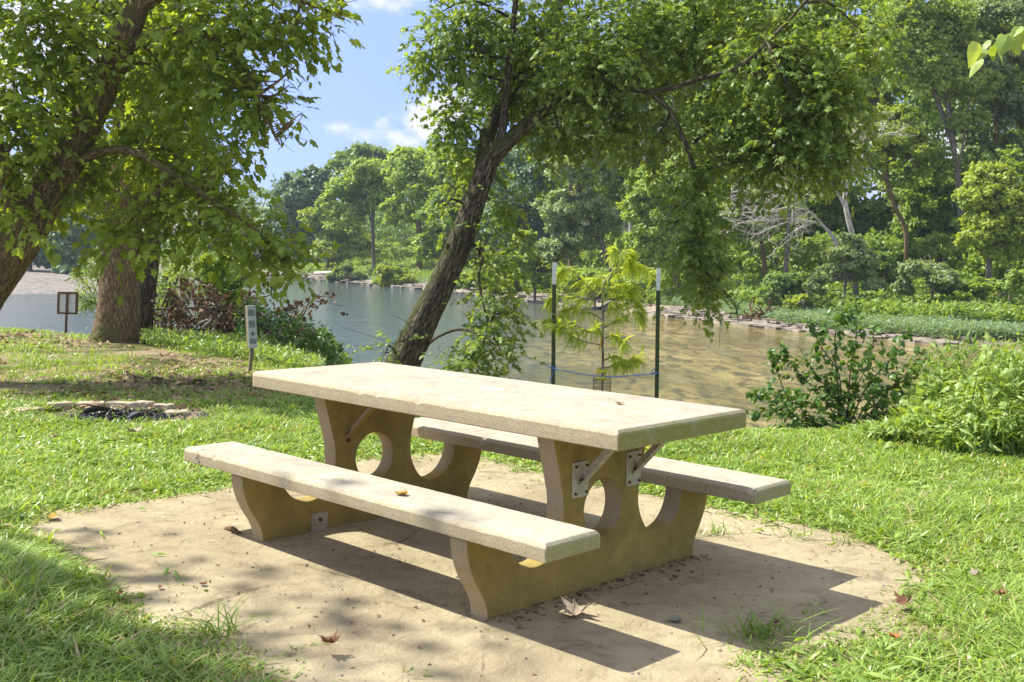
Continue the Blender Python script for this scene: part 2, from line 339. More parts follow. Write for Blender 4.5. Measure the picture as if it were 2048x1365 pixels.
def concrete(name, base, dark, moss=None, mossz=None, speck=1.0, grain=1.0, edge=None, endstain=None):
    m, nt, b = mat(name, 0.88, 0.2)
    v = coords(nt)
    big = noise(nt, v, 3.2, 4, 0.6); mid = noise(nt, v, 17, 6, 0.65); fine = noise(nt, v, 190, 3, 0.7); pit = nt.nodes.new('ShaderNodeTexVoronoi')
    pit.inputs['Scale'].default_value = 62; nt.links.new(v, pit.inputs['Vector'])
    col = mixrgb(nt, rng_(nt, mid, 0.35, 0.75, 0, 0.6), base, dark)
    col = mixrgb(nt, rng_(nt, big, 0.45, 0.7, 0, 0.5), col, tuple(x * 0.78 for x in base))
    gr = nt.nodes.new('ShaderNodeMapRange'); gr.inputs[1].default_value = 0.3; gr.inputs[2].default_value = 0.7; gr.inputs[3].default_value = 1 - 0.32 * grain; gr.inputs[4].default_value = 1 + 0.25 * grain
    nt.links.new(fine, gr.inputs[0]); col = mixrgb(nt, 1.0, col, gr.outputs[0], 'MULTIPLY')
    stk = noise(nt, coords(nt, scale=(1, 1, 0.12)), 9, 5, 0.7); col = mixrgb(nt, rng_(nt, stk, 0.5, 0.75, 0, 0.5), col, tuple(x * 0.55 for x in base))
    blt = noise(nt, v, 5.5, 8, 0.72, 0.8); col = mixrgb(nt, rng_(nt, blt, 0.5, 0.68, 0, 0.45), col, tuple(dark[i_] * (.66, .7, .74)[i_] for i_ in range(3))); col = mixrgb(nt, rng_(nt, blt, 0.46, 0.36, 0, 0.5), col, tuple(min(.7, x * 1.25) for x in base))
    # pits and lichen specks
    pm = rng_(nt, pit.outputs['Distance'], 0.09, 0.16, 1, 0)
    sel = nt.nodes.new('ShaderNodeMath'); sel.operation = 'MULTIPLY'; nt.links.new(pm, sel.inputs[0])
    sep = nt.nodes.new('ShaderNodeSeparateColor'); nt.links.new(pit.outputs['Color'], sep.inputs[0]); nt.links.new(rng_(nt, sep.outputs[0], 0.84, 0.86), sel.inputs[1])
    col = mixrgb(nt, sel.outputs[0], col, tuple(x * 0.22 for x in dark))
    sel2 = nt.nodes.new('ShaderNodeMath'); sel2.operation = 'MULTIPLY'; nt.links.new(pm, sel2.inputs[0]); nt.links.new(rng_(nt, sep.outputs[1], 0.8, 0.82, 0, 0.65 * speck), sel2.inputs[1])
    col = mixrgb(nt, sel2.outputs[0], col, (0.72, 0.7, 0.62))
    if moss:
        g_ = nt.nodes.new('ShaderNodeSeparateXYZ'); tco = nt.nodes.new('ShaderNodeTexCoord'); nt.links.new(tco.outputs['Object'], g_.inputs[0])
        mz = nt.nodes.new('ShaderNodeMath'); mz.operation = 'MULTIPLY_ADD'; nt.links.new(big, mz.inputs[0]); mz.inputs[1].default_value = mossz[2]
        nt.links.new(g_.outputs[mossz[3]], mz.inputs[2])
        col = mixrgb(nt, rng_(nt, mz.outputs[0], mossz[0], mossz[1], 0.0, 0.85), col, moss)
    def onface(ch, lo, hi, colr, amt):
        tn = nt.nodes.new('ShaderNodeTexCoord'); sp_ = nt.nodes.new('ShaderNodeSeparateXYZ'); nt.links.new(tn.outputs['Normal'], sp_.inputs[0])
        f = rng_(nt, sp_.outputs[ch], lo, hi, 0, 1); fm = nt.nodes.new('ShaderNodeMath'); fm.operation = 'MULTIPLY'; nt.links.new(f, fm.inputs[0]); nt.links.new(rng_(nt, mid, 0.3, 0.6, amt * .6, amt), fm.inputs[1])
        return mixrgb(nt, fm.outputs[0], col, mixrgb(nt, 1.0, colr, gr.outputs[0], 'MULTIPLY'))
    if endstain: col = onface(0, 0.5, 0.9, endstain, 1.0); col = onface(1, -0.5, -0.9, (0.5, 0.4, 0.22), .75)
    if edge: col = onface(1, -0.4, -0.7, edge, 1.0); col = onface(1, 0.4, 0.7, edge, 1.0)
    nt.links.new(col, b.inputs['Base Color'])
    hh = mixrgb(nt, 0.35, mid, fine); n1 = bump(nt, b, hh, 0.55, 0.006)
    bump(nt, b, pm if False else sel.outputs[0], -0.6, 0.004, n1)
    return m
M['conc_top'] = concrete('conc_top', (0.465, 0.405, 0.3), (0.36, 0.295, 0.195), endstain=(0.3, 0.29, 0.085))
M['conc_seat'] = concrete('conc_seat', (0.48, 0.425, 0.315), (0.36, 0.31, 0.215), speck=1.5, endstain=(0.36, 0.335, 0.15))
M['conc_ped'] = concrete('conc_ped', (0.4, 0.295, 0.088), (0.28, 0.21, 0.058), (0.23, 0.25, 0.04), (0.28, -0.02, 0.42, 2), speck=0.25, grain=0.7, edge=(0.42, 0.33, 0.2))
M['conc_new'] = concrete('conc_new', (0.5, 0.44, 0.31), (0.35, 0.29, 0.18))
M['stone'] = concrete('stone', (0.5, 0.41, 0.29), (0.36, 0.29, 0.2))
def simple(name, col, rough=0.6, spec=0.4, metal=0.0, nscale=30, amt=0.35, bmp=0.2):
    m, nt, b = mat(name, rough, spec); b.inputs['Metallic'].default_value = metal
    n1 = noise(nt, coords(nt), nscale, 5, 0.65)
    c = mixrgb(nt, rng_(nt, n1, 0.35, 0.75, 0, 1), tuple(x * (1 - amt) for x in col), col)
    nt.links.new(c, b.inputs['Base Color']); bump(nt, b, n1, bmp, 0.003); return m
M['galv'] = simple('galv', (0.7, 0.63, 0.43), 0.6, 0.4, 0.0)
M['rust'] = simple('rust', (0.16, 0.075, 0.035), 0.85, 0.2, 0, 120)
M['post_green'] = simple('post_green', (0.085, 0.1, 0.04), 0.6, 0.3, 0.1)
M['post_white'] = simple('post_white', (0.78, 0.78, 0.74), 0.6, 0.3, 0, 60, 0.15)
M['wood_grey'] = simple('wood_grey', (0.34, 0.3, 0.17), 0.85, 0.2, 0, 45, 0.4)
M['wood_brown'] = simple('wood_brown', (0.2, 0.12, 0.06), 0.85, 0.2, 0, 45, 0.4)
M['sign_white'] = simple('sign_white', (0.78, 0.8, 0.72), 0.55, 0.35, 0, 25, 0.2)
M['ink'] = simple('ink', (0.16, 0.2, 0.15), 0.7, 0.3, 0, 90, 0.5)
M['rope'] = simple('rope', (0.1, 0.2, 0.5), 0.75, 0.3, 0, 60, 0.2)
M['rope_white'] = simple('rope_white', (0.55, 0.62, 0.72), 0.75, 0.3, 0, 60, 0.2)
M['yellow'] = simple('yellow', (0.8, 0.66, 0.04), 0.45, 0.5, 0, 60, 0.25)
M['flag'] = simple('flag', (0.8, 0.42, 0.02), 0.45, 0.5, 0, 60, 0.2)
M['wire'] = simple('wire', (0.16, 0.11, 0.07), 0.7, 0.4, 0.3)
M['charcoal'] = simple('charcoal', (0.016, 0.016, 0.018), 0.6, 0.5, 0, 80, 0.6, 0.8)
M['ash'] = simple('ash', (0.3, 0.3, 0.3), 0.9, 0.2, 0, 60, 0.6)
M['rock'] = simple('rock', (0.42, 0.36, 0.28), 0.85, 0.25, 0, 6, 0.45, 0.8)

# ------------------------------------------------------------------ the ground
CREST = np.array([(-80, 62), (-30, 36), (-15, 23.5), (-8.4, 17.7), (-5.1, 15.0), (-2.7, 12.6), (-0.9, 10.4), (1.1, 8.5), (1.9, 8.25), (3.4, 8.3), (7, 8.2), (14, 7.4), (40, 2), (90, -20)], float)
NEARW = np.array([(-90, 76), (-32, 43), (-18, 34.5), (-9, 30.5), (-4.3, 27), (-3.1, 22.5), (-2.0, 17.6), (0.4, 14.6), (2.6, 12.0), (6, 11.2), (14, 10.4), (42, 5), (100, -16)], float)
GRAV = np.array([(-34, 121), (-30, 95), (-24.6, 72), (-24.5, 64.5), (-28.2, 60.6), (-45, 61), (-95, 90)], float)
FARW = np.array([(112, -4), (60, 20), (30, 33), (17.6, 37.3), (14.7, 36.8), (12.38, 40.2), (10.4, 44.2), (9.9, 45.6), (6.6, 52.6), (-0.8, 68.2), (-7.1, 80.3), (-13.5, 91.6), (-20, 104), (-30, 121)], float)
def seg_dist(x, y, pl):
    best = np.full(x.shape, 1e9); side = np.zeros(x.shape)
    for a, b in zip(pl[:-1], pl[1:]):
        d = b - a; l2 = d @ d
        t = np.clip(((x - a[0]) * d[0] + (y - a[1]) * d[1]) / l2, 0, 1)
        dx, dy = x - a[0] - t * d[0], y - a[1] - t * d[1]; ds = np.hypot(dx, dy)
        cr_ = d[0] * (y - a[1]) - d[1] * (x - a[0]); m = ds < best - 1e-9
        side = np.where(m, np.sign(cr_), side); best = np.where(m, ds, best)
    return best, side
def inpoly(x, y, pl):
    c = np.zeros(x.shape, bool); n = len(pl); j = n - 1
    for i in range(n):
        xi, yi = pl[i]; xj, yj = pl[j]
        with np.errstate(divide='ignore', invalid='ignore'):
            c ^= ((yi > y) != (yj > y)) & (x < (xj - xi) * (y - yi) / (yj - yi + 1e-12) + xi)
        j = i
    return c
RIVER = np.vstack([NEARW, FARW, GRAV[0:]])
ZW = -1.5
def sm(t): t = np.clip(t, 0, 1); return t * t * (3 - 2 * t)
def vnoise(x, y, s, seed=0):
    r = np.random.default_rng(seed + 991); tab = r.random((64, 64))
    X, Y = x / s, y / s; i, j = np.floor(X).astype(int), np.floor(Y).astype(int); u, v = sm(X - i), sm(Y - j)
    g = lambda a, b: tab[a % 64, b % 64]
    return (g(i, j) * (1 - u) + g(i + 1, j) * u) * (1 - v) + (g(i, j + 1) * (1 - u) + g(i + 1, j + 1) * u) * v
def zones(x, y):
    x = np.asarray(x, float); y = np.asarray(y, float)
    dc, sc_ = seg_dist(x, y, CREST); dn, _ = seg_dist(x, y, NEARW); df, _ = seg_dist(x, y, FARW); dg, _ = seg_dist(x, y, GRAV)
    return dc * sc_, dn, df, dg, inpoly(x, y, RIVER)
def height(x, y, full=False):
    dc, dn, df, dg, ins = zones(x, y)          # dc > 0 : riverward of the lawn's crest
    x = np.asarray(x, float); y = np.asarray(y, float)
    dmin = np.minimum(np.minimum(dn, df), dg)
    und = (vnoise(x, y, 2.7, 1) - 0.5) * 0.05 * sm((np.hypot(x + 0.2, y - 5) - 2.6) / 2)
    near = np.minimum(-1.25 * sm(dc / 4.5) + und, -1.5 + 0.5 * dn)
    far = -1.5 + np.interp(df, [0, .4, 2, 6, 14, 35, 70, 200], [0, .18, .3, .75, 1.7, 3.6, 6.0, 14]) * np.interp(x, [-30, 0], [0.55, 1]) + (vnoise(x, y, 3, 2) - .5) * np.minimum(df * .1, .5)
    gra = -1.5 + np.interp(dg, [0, 15, 40, 120], [0, 0.85, 2.2, 12]) + (vnoise(x, y, 4, 3) - .5) * np.minimum(dg * .05, .3)
    isn = (dn <= df) & (dn <= dg); isg = (dg < df) & (dg < dn)
    h = np.where(isn, near, np.where(isg, gra, far))
    h = np.where(ins, -1.5 - np.minimum(dmin * 0.25, 0.9), h)
    if full: return h, (isn & ~ins), (isg & ~ins), (~isn & ~isg & ~ins), dc, df, dg, dn
    return h
# concrete pad dusted with sandy soil
PADPX = [(30, 1058), (120, 1030), (240, 1010), (330, 1000), (440, 982), (560, 950), (700, 925), (860, 912), (1000, 925), (1150, 960), (1290, 990), (1400, 1012), (1480, 1030), (1560, 1048), (1660, 1075), (1750, 1110), (1815, 1142), (1820, 1175), (1790, 1215), (1745, 1255), (1650, 1290), (1600, 1330), (1560, 1368), (1500, 1420), (1300, 1500), (1000, 1500), (760, 1420), (600, 1345), (500, 1318), (420, 1290), (330, 1240), (240, 1190), (170, 1140), (90, 1100)]
PAD = np.array([G(*q)[:2] for q in PADPX]); PADC = PAD.mean(0)
def pad_inside(x, y, grow=0.0):
    d, _ = seg_dist(x, y, np.vstack([PAD, PAD[:1]])); ins = inpoly(x, y, PAD)
    return np.where(ins, d, -d)             # >0 inside
xs = np.concatenate([np.linspace(-500, -60, 30)[:-1], np.linspace(-60, -12, 70)[:-1], np.linspace(-12, 9, 110)[:-1], np.linspace(9, 60, 90)[:-1], np.linspace(60, 500, 30)])
ys = np.concatenate([np.linspace(-200, -1, 14)[:-1], np.linspace(-1, 30, 150)[:-1], np.linspace(30, 130, 150)[:-1], np.linspace(130, 900, 40)])
GX, GY = np.meshgrid(xs, ys); H, zn, zg, zf, dc, df, dg, dn = height(GX, GY, True)
nx, ny = len(xs), len(ys); i = (np.arange(ny - 1)[:, None] * nx + np.arange(nx - 1)[None]).ravel()
gg = Geo()
gg.add(np.stack([GX, GY, H], -1).reshape(-1, 3), np.stack([i, i + 1, i + nx + 1, i + nx], -1),
       shore=(np.where(zf, 1 - sm((df - 1.2) / 1.5), 0) + np.where(zn, sm((dc - 4) / 1), 0)).ravel(),
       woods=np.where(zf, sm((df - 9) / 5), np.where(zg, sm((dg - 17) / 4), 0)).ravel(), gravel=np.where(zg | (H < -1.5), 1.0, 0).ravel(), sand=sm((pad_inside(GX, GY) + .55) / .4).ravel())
m, nt, b = mat('ground_soil', 0.95, 0.1)
v = coords(nt); n1 = noise(nt, v, 1.1, 6, 0.6); n2 = noise(nt, v, 18, 6, 0.7); n3 = noise(nt, v, 150, 3, 0.7)
lawn = mixrgb(nt, rng_(nt, n2, 0.3, 0.7), (0.06, 0.075, 0.02), (0.13, 0.13, 0.04))
lawn = mixrgb(nt, rng_(nt, n1, 0.44, 0.56), lawn, (0.3, 0.22, 0.135))
lawn = mixrgb(nt, 1.0, lawn, rng_(nt, n3, 0.25, 0.75, 0.6, 1.3), 'MULTIPLY')
def attr_f(nt, a): q = nt.nodes.new('ShaderNodeAttribute'); q.attribute_name = a; return q.outputs['Fac']
lawn = mixrgb(nt, attr_f(nt, 'sand'), lawn, mixrgb(nt, n2, (0.4, 0.3, 0.19), (0.26, 0.2, 0.12)))
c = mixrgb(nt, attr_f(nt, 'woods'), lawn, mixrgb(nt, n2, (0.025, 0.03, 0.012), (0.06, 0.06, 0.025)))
c = mixrgb(nt, attr_f(nt, 'shore'), c, mixrgb(nt, n2, (0.2, 0.16, 0.1), (0.42, 0.36, 0.27)))
n5 = noise(nt, v, 2.2, 6, 0.75)
c = mixrgb(nt, attr_f(nt, 'gravel'), c, mixrgb(nt, rng_(nt, n5, .3, .7), (0.12, 0.105, 0.09), (0.34, 0.3, 0.25)))
nt.links.new(c, b.inputs['Base Color']); bump(nt, b, mixrgb(nt, 0.5, n2, n3), 0.6, 0.02)
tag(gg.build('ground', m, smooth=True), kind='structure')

pr = np.random.default_rng(4)
big_pad = crom(np.vstack([PAD, PAD[:1]]), 260)[:-1]
dv = big_pad - PADC; big_pad = PADC + dv * (1.0 + 0.05 * (vnoise(big_pad[:, 0], big_pad[:, 1], .35, 41) - .3))[:, None]
g = Geo(); rings = [PADC + (big_pad - PADC) * t for t in list(np.linspace(0, 1, 11)[1:]) + [1.12]]
V = np.vstack([PADC[None]] + rings); hz = np.full(len(V), 0.012); hz[-260 + 1:] = 0.003
hz += 0.0
n_ = len(big_pad); F = [np.stack([np.zeros(n_, int), 1 + np.arange(n_), 1 + (np.arange(n_) + 1) % n_], -1)]
Q = []
for r_ in range(10):
    a0, a1 = 1 + r_ * n_, 1 + (r_ + 1) * n_; k = np.arange(n_); k2 = (k + 1) % n_
    Q.append(np.stack([a0 + k, a1 + k, a1 + k2, a0 + k2], -1))
hz = np.where(np.arange(len(V)) >= len(V) - n_, -0.045, 0.008)
g.add(np.c_[V, hz], [F[0], np.vstack(Q)])
m, nt, b = mat('sandy_pad', 0.95, 0.12)
v = coords(nt); n1 = noise(nt, v, 1.3, 5, 0.6, 0.4); n2 = noise(nt, v, 9, 7, 0.68, 0.6); n3 = noise(nt, v, 120, 4, 0.75); n4 = noise(nt, v, 38, 5, 0.7)
c = mixrgb(nt, rng_(nt, n1, 0.35, 0.68), (0.47, 0.39, 0.235), (0.35, 0.28, 0.165))
c = mixrgb(nt, rng_(nt, n2, 0.48, 0.7, 0, 0.55), c, (0.25, 0.19, 0.11))
c = mixrgb(nt, rng_(nt, n3, 0.6, 0.8, 0, 0.6), c, (0.2, 0.14, 0.09)); c = mixrgb(nt, rng_(nt, n4, 0.66, 0.74, 0, 0.55), c, (0.17, 0.12, 0.07))
n6 = noise(nt, v, 3.1, 8, 0.72, 0.7); c = mixrgb(nt, rng_(nt, n6, 0.55, 0.66, 0, 0.6), c, (0.2, 0.16, 0.095))
vc_ = nt.nodes.new('ShaderNodeTexVoronoi'); vc_.feature = 'DISTANCE_TO_EDGE'; vc_.inputs['Scale'].default_value = 0.75; nt.links.new(mixrgb(nt, 0.1, v, noise(nt, v, 5, 6, .7), 'ADD'), vc_.inputs['Vector'])
ck = rng_(nt, vc_.outputs['Distance'], 0.0, 0.006, 1, 0); ckm = nt.nodes.new('ShaderNodeMath'); ckm.operation = 'MULTIPLY'; nt.links.new(ck, ckm.inputs[0]); nt.links.new(rng_(nt, n1, .5, .6, 0, .7), ckm.inputs[1])
c = mixrgb(nt, ckm.outputs[0], c, (0.1, 0.07, 0.045))
nt.links.new(c, b.inputs['Base Color']); bb = bump(nt, b, n2, 0.8, 0.03); bump(nt, b, mixrgb(nt, 0.5, n3, n4), 0.9, 0.01, bb)
tag(g.build('concrete_pad', m, smooth=True), kind='structure')
# crack in the pad
def ribbon(g, pts, w, up=(0, 0, 1)):
    p = crom(np.asarray(pts, float), 40); r = np.random.default_rng(len(pts)); p[:, :2] += r.normal(size=(40, 2)) * w * 1.1
    t = unit(np.gradient(p, axis=0)); s = unit(np.cross(t, np.array(up))); ww = w * r.uniform(0.3, 1.2, 40)[:, None] * np.sin(np.linspace(0.15, 3.0, 40))[:, None]
    v = np.vstack([p - s * ww, p + s * ww]); k = np.arange(39); g.add(v, np.stack([k, k + 1, 41 + k, 40 + k], -1))
g = Geo(); m_crack = simple('crack_dark', (0.07, 0.045, 0.03), 0.9, 0.1)
a = [G(330, 1242), G(390, 1224), G(470, 1195), G(540, 1176), G(620, 1172)]
ribbon(g, [q + [0, 0, 0.0135] for q in a], 0.004)
ribbon(g, [G(905, 1242) + [0, 0, .0135], G(930, 1240) + [0, 0, .0135], G(960, 1230) + [0, 0, .0135]], 0.002)
tag(g.build('pad_crack', m_crack), kind='structure')

# ------------------------------------------------------------------ the river
g = Geo(); gx = np.linspace(-500, 500, 41); gy = np.linspace(-100, 900, 41); X, Y = np.meshgrid(gx, gy); i = (np.arange(40)[:, None] * 41 + np.arange(40)[None]).ravel()
g.add(np.stack([X, Y, np.full(X.shape, ZW)], -1).reshape(-1, 3), np.stack([i, i + 1, i + 42, i + 41], -1))
m, nt, b = mat('river_water', 0.06, 0.5); b.inputs['IOR'].default_value = 1.33
v = coords(nt); mpn = nt.nodes.new('ShaderNodeMapping'); mpn.inputs['Rotation'].default_value = (0, 0, math.radians(-58)); nt.links.new(v, mpn.inputs[0])
fl = nt.nodes.new('ShaderNodeMapping'); fl.inputs['Scale'].default_value = (1.0, 0.42, 1); fl.inputs['Rotation'].default_value = (0, 0, math.radians(28)); nt.links.new(v, fl.inputs[0])
n1 = noise(nt, fl.outputs[0], 0.3, 4, 0.6, 0.5); n2 = noise(nt, fl.outputs[0], 2.6, 6, 0.7, 0.6); n3 = noise(nt, fl.outputs[0], 11, 5, 0.7, 0.4)
n0 = noise(nt, fl.outputs[0], 0.9, 3, 0.5, 0.3)
c = mixrgb(nt, rng_(nt, n1, 0.35, 0.65), (0.2, 0.155, 0.05), (0.44, 0.345, 0.13))
c = mixrgb(nt, rng_(nt, n2, 0.42, 0.62), c, (0.09, 0.08, 0.04)); c = mixrgb(nt, rng_(nt, n0, 0.55, 0.75, 0, 0.6), c, (0.3, 0.26, 0.14))
sx = nt.nodes.new('ShaderNodeSeparateXYZ'); nt.links.new(v, sx.inputs[0])
deep = nt.nodes.new('ShaderNodeMath'); deep.operation = 'MULTIPLY_ADD'; nt.links.new(sx.outputs[1], deep.inputs[0]); deep.inputs[1].default_value = -0.12; nt.links.new(sx.outputs[0], deep.inputs[2])
c = mixrgb(nt, rng_(nt, deep.outputs[0], -8, 1), mixrgb(nt, n2, (0.05, 0.078, 0.075), (0.11, 0.135, 0.11)), c)
nt.links.new(c, b.inputs['Base Color'])
b0 = bump(nt, b, n0, 1.0, 0.10); b1 = bump(nt, b, n2, 1.0, 0.06, b0); b2 = bump(nt, b, n3, 1.0, 0.024, b1)
tag(g.build('river_water', m, smooth=True), kind='structure')

# ------------------------------------------------------------------ picnic table
PX, PY, YAW = -0.180, 5.079, -0.7725
tu = np.array([math.cos(YAW), math.sin(YAW), 0]); tv = np.array([-tu[1], tu[0], 0])
def T(a, b_, z): return np.array([PX, PY, 0]) + a * tu + b_ * tv + np.array([0, 0, z])
TM = Matrix(((tu[0], tv[0], 0, PX), (tu[1], tv[1], 0, PY), (0, 0, 1, 0), (0, 0, 0, 1)))
table = thing('picnic_table', 'weathered concrete picnic table with two attached benches on the sandy pad', 'picnic table', (0, 0, 0))
table.matrix_world = TM
def tlink(name, me, mt, parent=table, smooth=False):
    o = bpy.data.objects.new(name, me); COL.objects.link(o); me.materials.append(mt); o.parent = parent
    if smooth: me.polygons.foreach_set('use_smooth', [True] * len(me.polygons))
    return o
def slab(hl, v0, v1, z0, z1, bev, seed, chip=0.0, round_far=0.0):
    """a cast slab with worn chamfered top edges; local table coordinates"""
    r = np.random.default_rng(seed)
    nu, nv = 150, max(14, int((v1 - v0) / (2 * hl) * 150))
    # perimeter outline (rounded far corners)
    rf = 0.02
    pts = []
    def arc(cx, cy, rr, a0, a1, k=6):
        for t in np.linspace(a0, a1, k): pts.append((cx + rr * math.cos(t), cy + rr * math.sin(t)))
    R1 = 0.008; R2 = round_far or 0.01
    arc(hl - R1, v0 + R1, R1, -math.pi / 2, 0); arc(hl - R1, v1 - R1, R1, 0, math.pi / 2)
    arc(-hl + R2, v1 - R2, R2, math.pi / 2, math.pi); arc(-hl + R2, v0 + R2, R2, math.pi, 1.5 * math.pi)
    pts = np.array(pts); P2 = np.vstack([pts, pts[:1]]); ln = np.r_[0, np.cumsum(np.hypot(*np.diff(P2, axis=0).T))]
    keep = np.linspace(0, ln[-1], 420)[:-1]; keep = np.unique(np.r_[keep, ln[:-1]]); out_ = np.c_[np.interp(keep, ln, P2[:, 0]), np.interp(keep, ln, P2[:, 1])]
    n = len(out_); cen = out_.mean(0)
    tg = np.roll(out_, -1, 0) - np.roll(out_, 1, 0); tg /= np.linalg.norm(tg, axis=1, keepdims=True); nrm = np.c_[-tg[:, 1], tg[:, 0]]    # inward for ccw
    wob = np.convolve(r.normal(size=n + 40), np.ones(9) / 9, 'same')[20:-20]; wob2 = np.convolve(r.normal(size=n + 40), np.ones(3) / 3, 'same')[20:-20]
    be = bev * (1 + 0.09 * wob + 0.05 * wob2); chips = (r.random(n) < 0.008) * r.uniform(0.2, 0.7, n); chips = np.convolve(chips, [.5, 1, .5], 'same'); be = be * (1 + chips * chip)
    def ins(d):
        d = np.broadcast_to(np.asarray(d, float), (n,)); return np.c_[np.clip(out_[:, 0], -hl + d, hl - d), np.clip(out_[:, 1], v0 + d, v1 - d)]
    rows = [(ins(0.012), np.full(n, z0)), (ins(0.001), np.full(n, z0 + 0.006)), (out_, np.full(n, (z0 + z1) / 2 - bev / 2)), (out_, z1 - be), (ins(be * 0.25), z1 - be * 0.62), (ins(be * 0.75), z1 - be * 0.14), (ins(be * 1.05), np.full(n, z1 - 0.0004)), (ins(bev * 2.6), np.full(n, z1))]
    V = [np.c_[a, z] for a, z in rows]; F = []
    for k in range(len(rows) - 1):
        i_ = np.arange(n); j_ = (i_ + 1) % n; F.append(np.stack([k * n + i_, k * n + j_, (k + 1) * n + j_, (k + 1) * n + i_], -1))
    me = bpy.data.meshes.new('slab'); bm = bmesh.new()
    vs = [bm.verts.new(p) for p in np.vstack(V)]
    for q in np.vstack(F): bm.faces.new([vs[t] for t in q])
    bmesh.ops.remove_doubles(bm, verts=bm.verts, dist=1e-5); ed = [e for e in bm.edges if e.is_boundary]; bmesh.ops.edgeloop_fill(bm, edges=ed)
    bmesh.ops.triangulate(bm, faces=[f for f in bm.faces if len(f.verts) > 4]); bmesh.ops.recalc_face_normals(bm, faces=bm.faces)
    bm.to_mesh(me); bm.free(); return me
tlink('tabletop', slab(1.21, -0.4245, 0.4245, 0.680, 0.760, 0.020, 1, 1.2, 0.035), M['conc_top'])
tlink('bench_seat', slab(1.213, -0.804, -0.513, 0.341, 0.411, 0.019, 2, 2.0, 0.02), M['conc_seat'])
tlink('bench_seat', slab(1.213, 0.513, 0.804, 0.341, 0.411, 0.019, 3, 2.0, 0.02), M['conc_seat'])
# pedestal profile (v, z), right half then mirrored
half = [(0.667, 0.0), (0.669, 0.05), (0.69, 0.10), (0.728, 0.16), (0.757, 0.22), (0.773, 0.28), (0.780, 0.3415)]
arcU = [(0.566, 0.3415), (0.556, 0.285), (0.533, 0.235), (0.492, 0.193), (0.445, 0.171), (0.398, 0.163), (0.35, 0.172), (0.308, 0.2), (0.272, 0.25), (0.25, 0.305), (0.245, 0.36), (0.25, 0.42), (0.262, 0.47), (0.278, 0.53), (0.292, 0.58), (0.306, 0.63), (0.318, 0.6805)]
def smooth2(pts, n):
    q = crom(np.array([(a, b_, 0) for a, b_ in pts]), n); return [(x[0], x[1]) for x in q]
right = smooth2(half, 24) + smooth2(arcU, 60)
outline = right + [(-a, b_) for a, b_ in right[::-1]]
def pedestal(u0):
    cu = bpy.data.curves.new('ped', 'CURVE'); cu.dimensions = '2D'; cu.fill_mode = 'BOTH'; cu.extrude = 0.0457 - 0.004; cu.bevel_depth = 0.004; cu.bevel_resolution = 1; cu.offset = -0.004
    def sp(pts):
        s = cu.splines.new('POLY'); s.points.add(len(pts) - 1)
        for q, (a, b_) in zip(s.points, pts): q.co = (a, b_, 0, 1)
        s.use_cyclic_u = True
    sp(outline); sp([(0.005 + 0.121 * math.cos(t), 0.336 + 0.123 * math.sin(t)) for t in np.linspace(0, 2 * math.pi, 73)[:-1]])
    o = bpy.data.objects.new('tmp', cu); COL.objects.link(o); dg_ = bpy.context.evaluated_depsgraph_get(); dg_.update()
    me = bpy.data.meshes.new_from_object(o.evaluated_get(dg_)); COL.objects.unlink(o); bpy.data.objects.remove(o)
    # curve x,y,z -> table v,z,u
    me.transform(Matrix(((0, 0, 1, u0), (1, 0, 0, 0), (0, 1, 0, 0), (0, 0, 0, 1)))); me.materials.clear()
    return tlink('pedestal', me, M['conc_ped'])
UN, UF = 0.7945, -0.7223
ped_n = pedestal(UN - 0.0457); ped_f = pedestal(UF - 0.0457)
def tbox(g, u0, u1, v0, v1, z0, z1): box(g, ((u0 + u1) / 2, (v0 + v1) / 2, (z0 + z1) / 2), ((u1 - u0) / 2, 0, 0), (0, (v1 - v0) / 2, 0), (0, 0, (z1 - z0) / 2))
def bevmesh(g, w=0.002):
    me = g.mesh('m'); bm = bmesh.new(); bm.from_mesh(me); bmesh.ops.recalc_face_normals(bm, faces=bm.faces); bmesh.ops.bevel(bm, geom=bm.edges[:], offset=w, segments=2, affect='EDGES', profile=0.5); bm.to_mesh(me); bm.free(); return me
def angle_iron(v0, p0, p1, w=0.034, th=0.004):
    """an L-section brace from p0 to p1 (table coords)"""
    g = Geo(); p0, p1 = np.array(p0, float), np.array(p1, float); t = unit(p1 - p0); s = np.array([0, 1., 0]); q = unit(np.cross(t, s))
    c = (p0 + p1) / 2; L_ = np.linalg.norm(p1 - p0) / 2
    box(g, c + s * 0, t * L_, s * w / 2, q * th / 2)
    box(g, c + s * (w / 2 - th / 2) + q * (w / 2 + th / 2), t * L_, s * th / 2, q * w / 2); return bevmesh(g, 0.001)
for vc in (-0.150, 0.199):
    g = Geo(); tbox(g, UN + 0.0005, UN + 0.007, vc - 0.05, vc + 0.05, 0.404, 0.552)
    pl = tlink('mounting_plate', bevmesh(g), M['galv'])
    for dv_, dz_ in ((-.033, .055), (.033, .055), (-.033, -.055), (.033, -.055), (0.0, 0.0)):
        g = Geo(); g2 = np.linspace(0, 2 * math.pi, 7)[:-1]
        tube(g, [(UN + 0.006, vc + dv_, 0.478 + dz_), (UN + 0.016, vc + dv_, 0.478 + dz_)], 0.0055, 6)
        o = tlink('bolt', g.mesh('bolt'), M['rust'], pl)
    tlink('brace', angle_iron(vc, (UN + 0.012, vc, 0.455), (1.02, vc + 0.0, 0.6785)), M['galv'])
vc = -0.17
tlink('brace', angle_iron(vc, (UF + 0.006, vc, 0.452), (UF + 0.27, vc, 0.6785)), M['conc_ped'])
g = Geo(); tube(g, [(UF + 0.0, vc, 0.438), (UF + 0.012, vc, 0.438)], 0.009, 6); tlink('bolt', g.mesh('bolt'), M['rust'])
g = Geo(); tbox(g, UF - 0.001, UF + 0.010, -0.392, -0.296, -0.002, 0.097)
pp = tlink('patch_plate', bevmesh(g, 0.002), M['conc_new'])
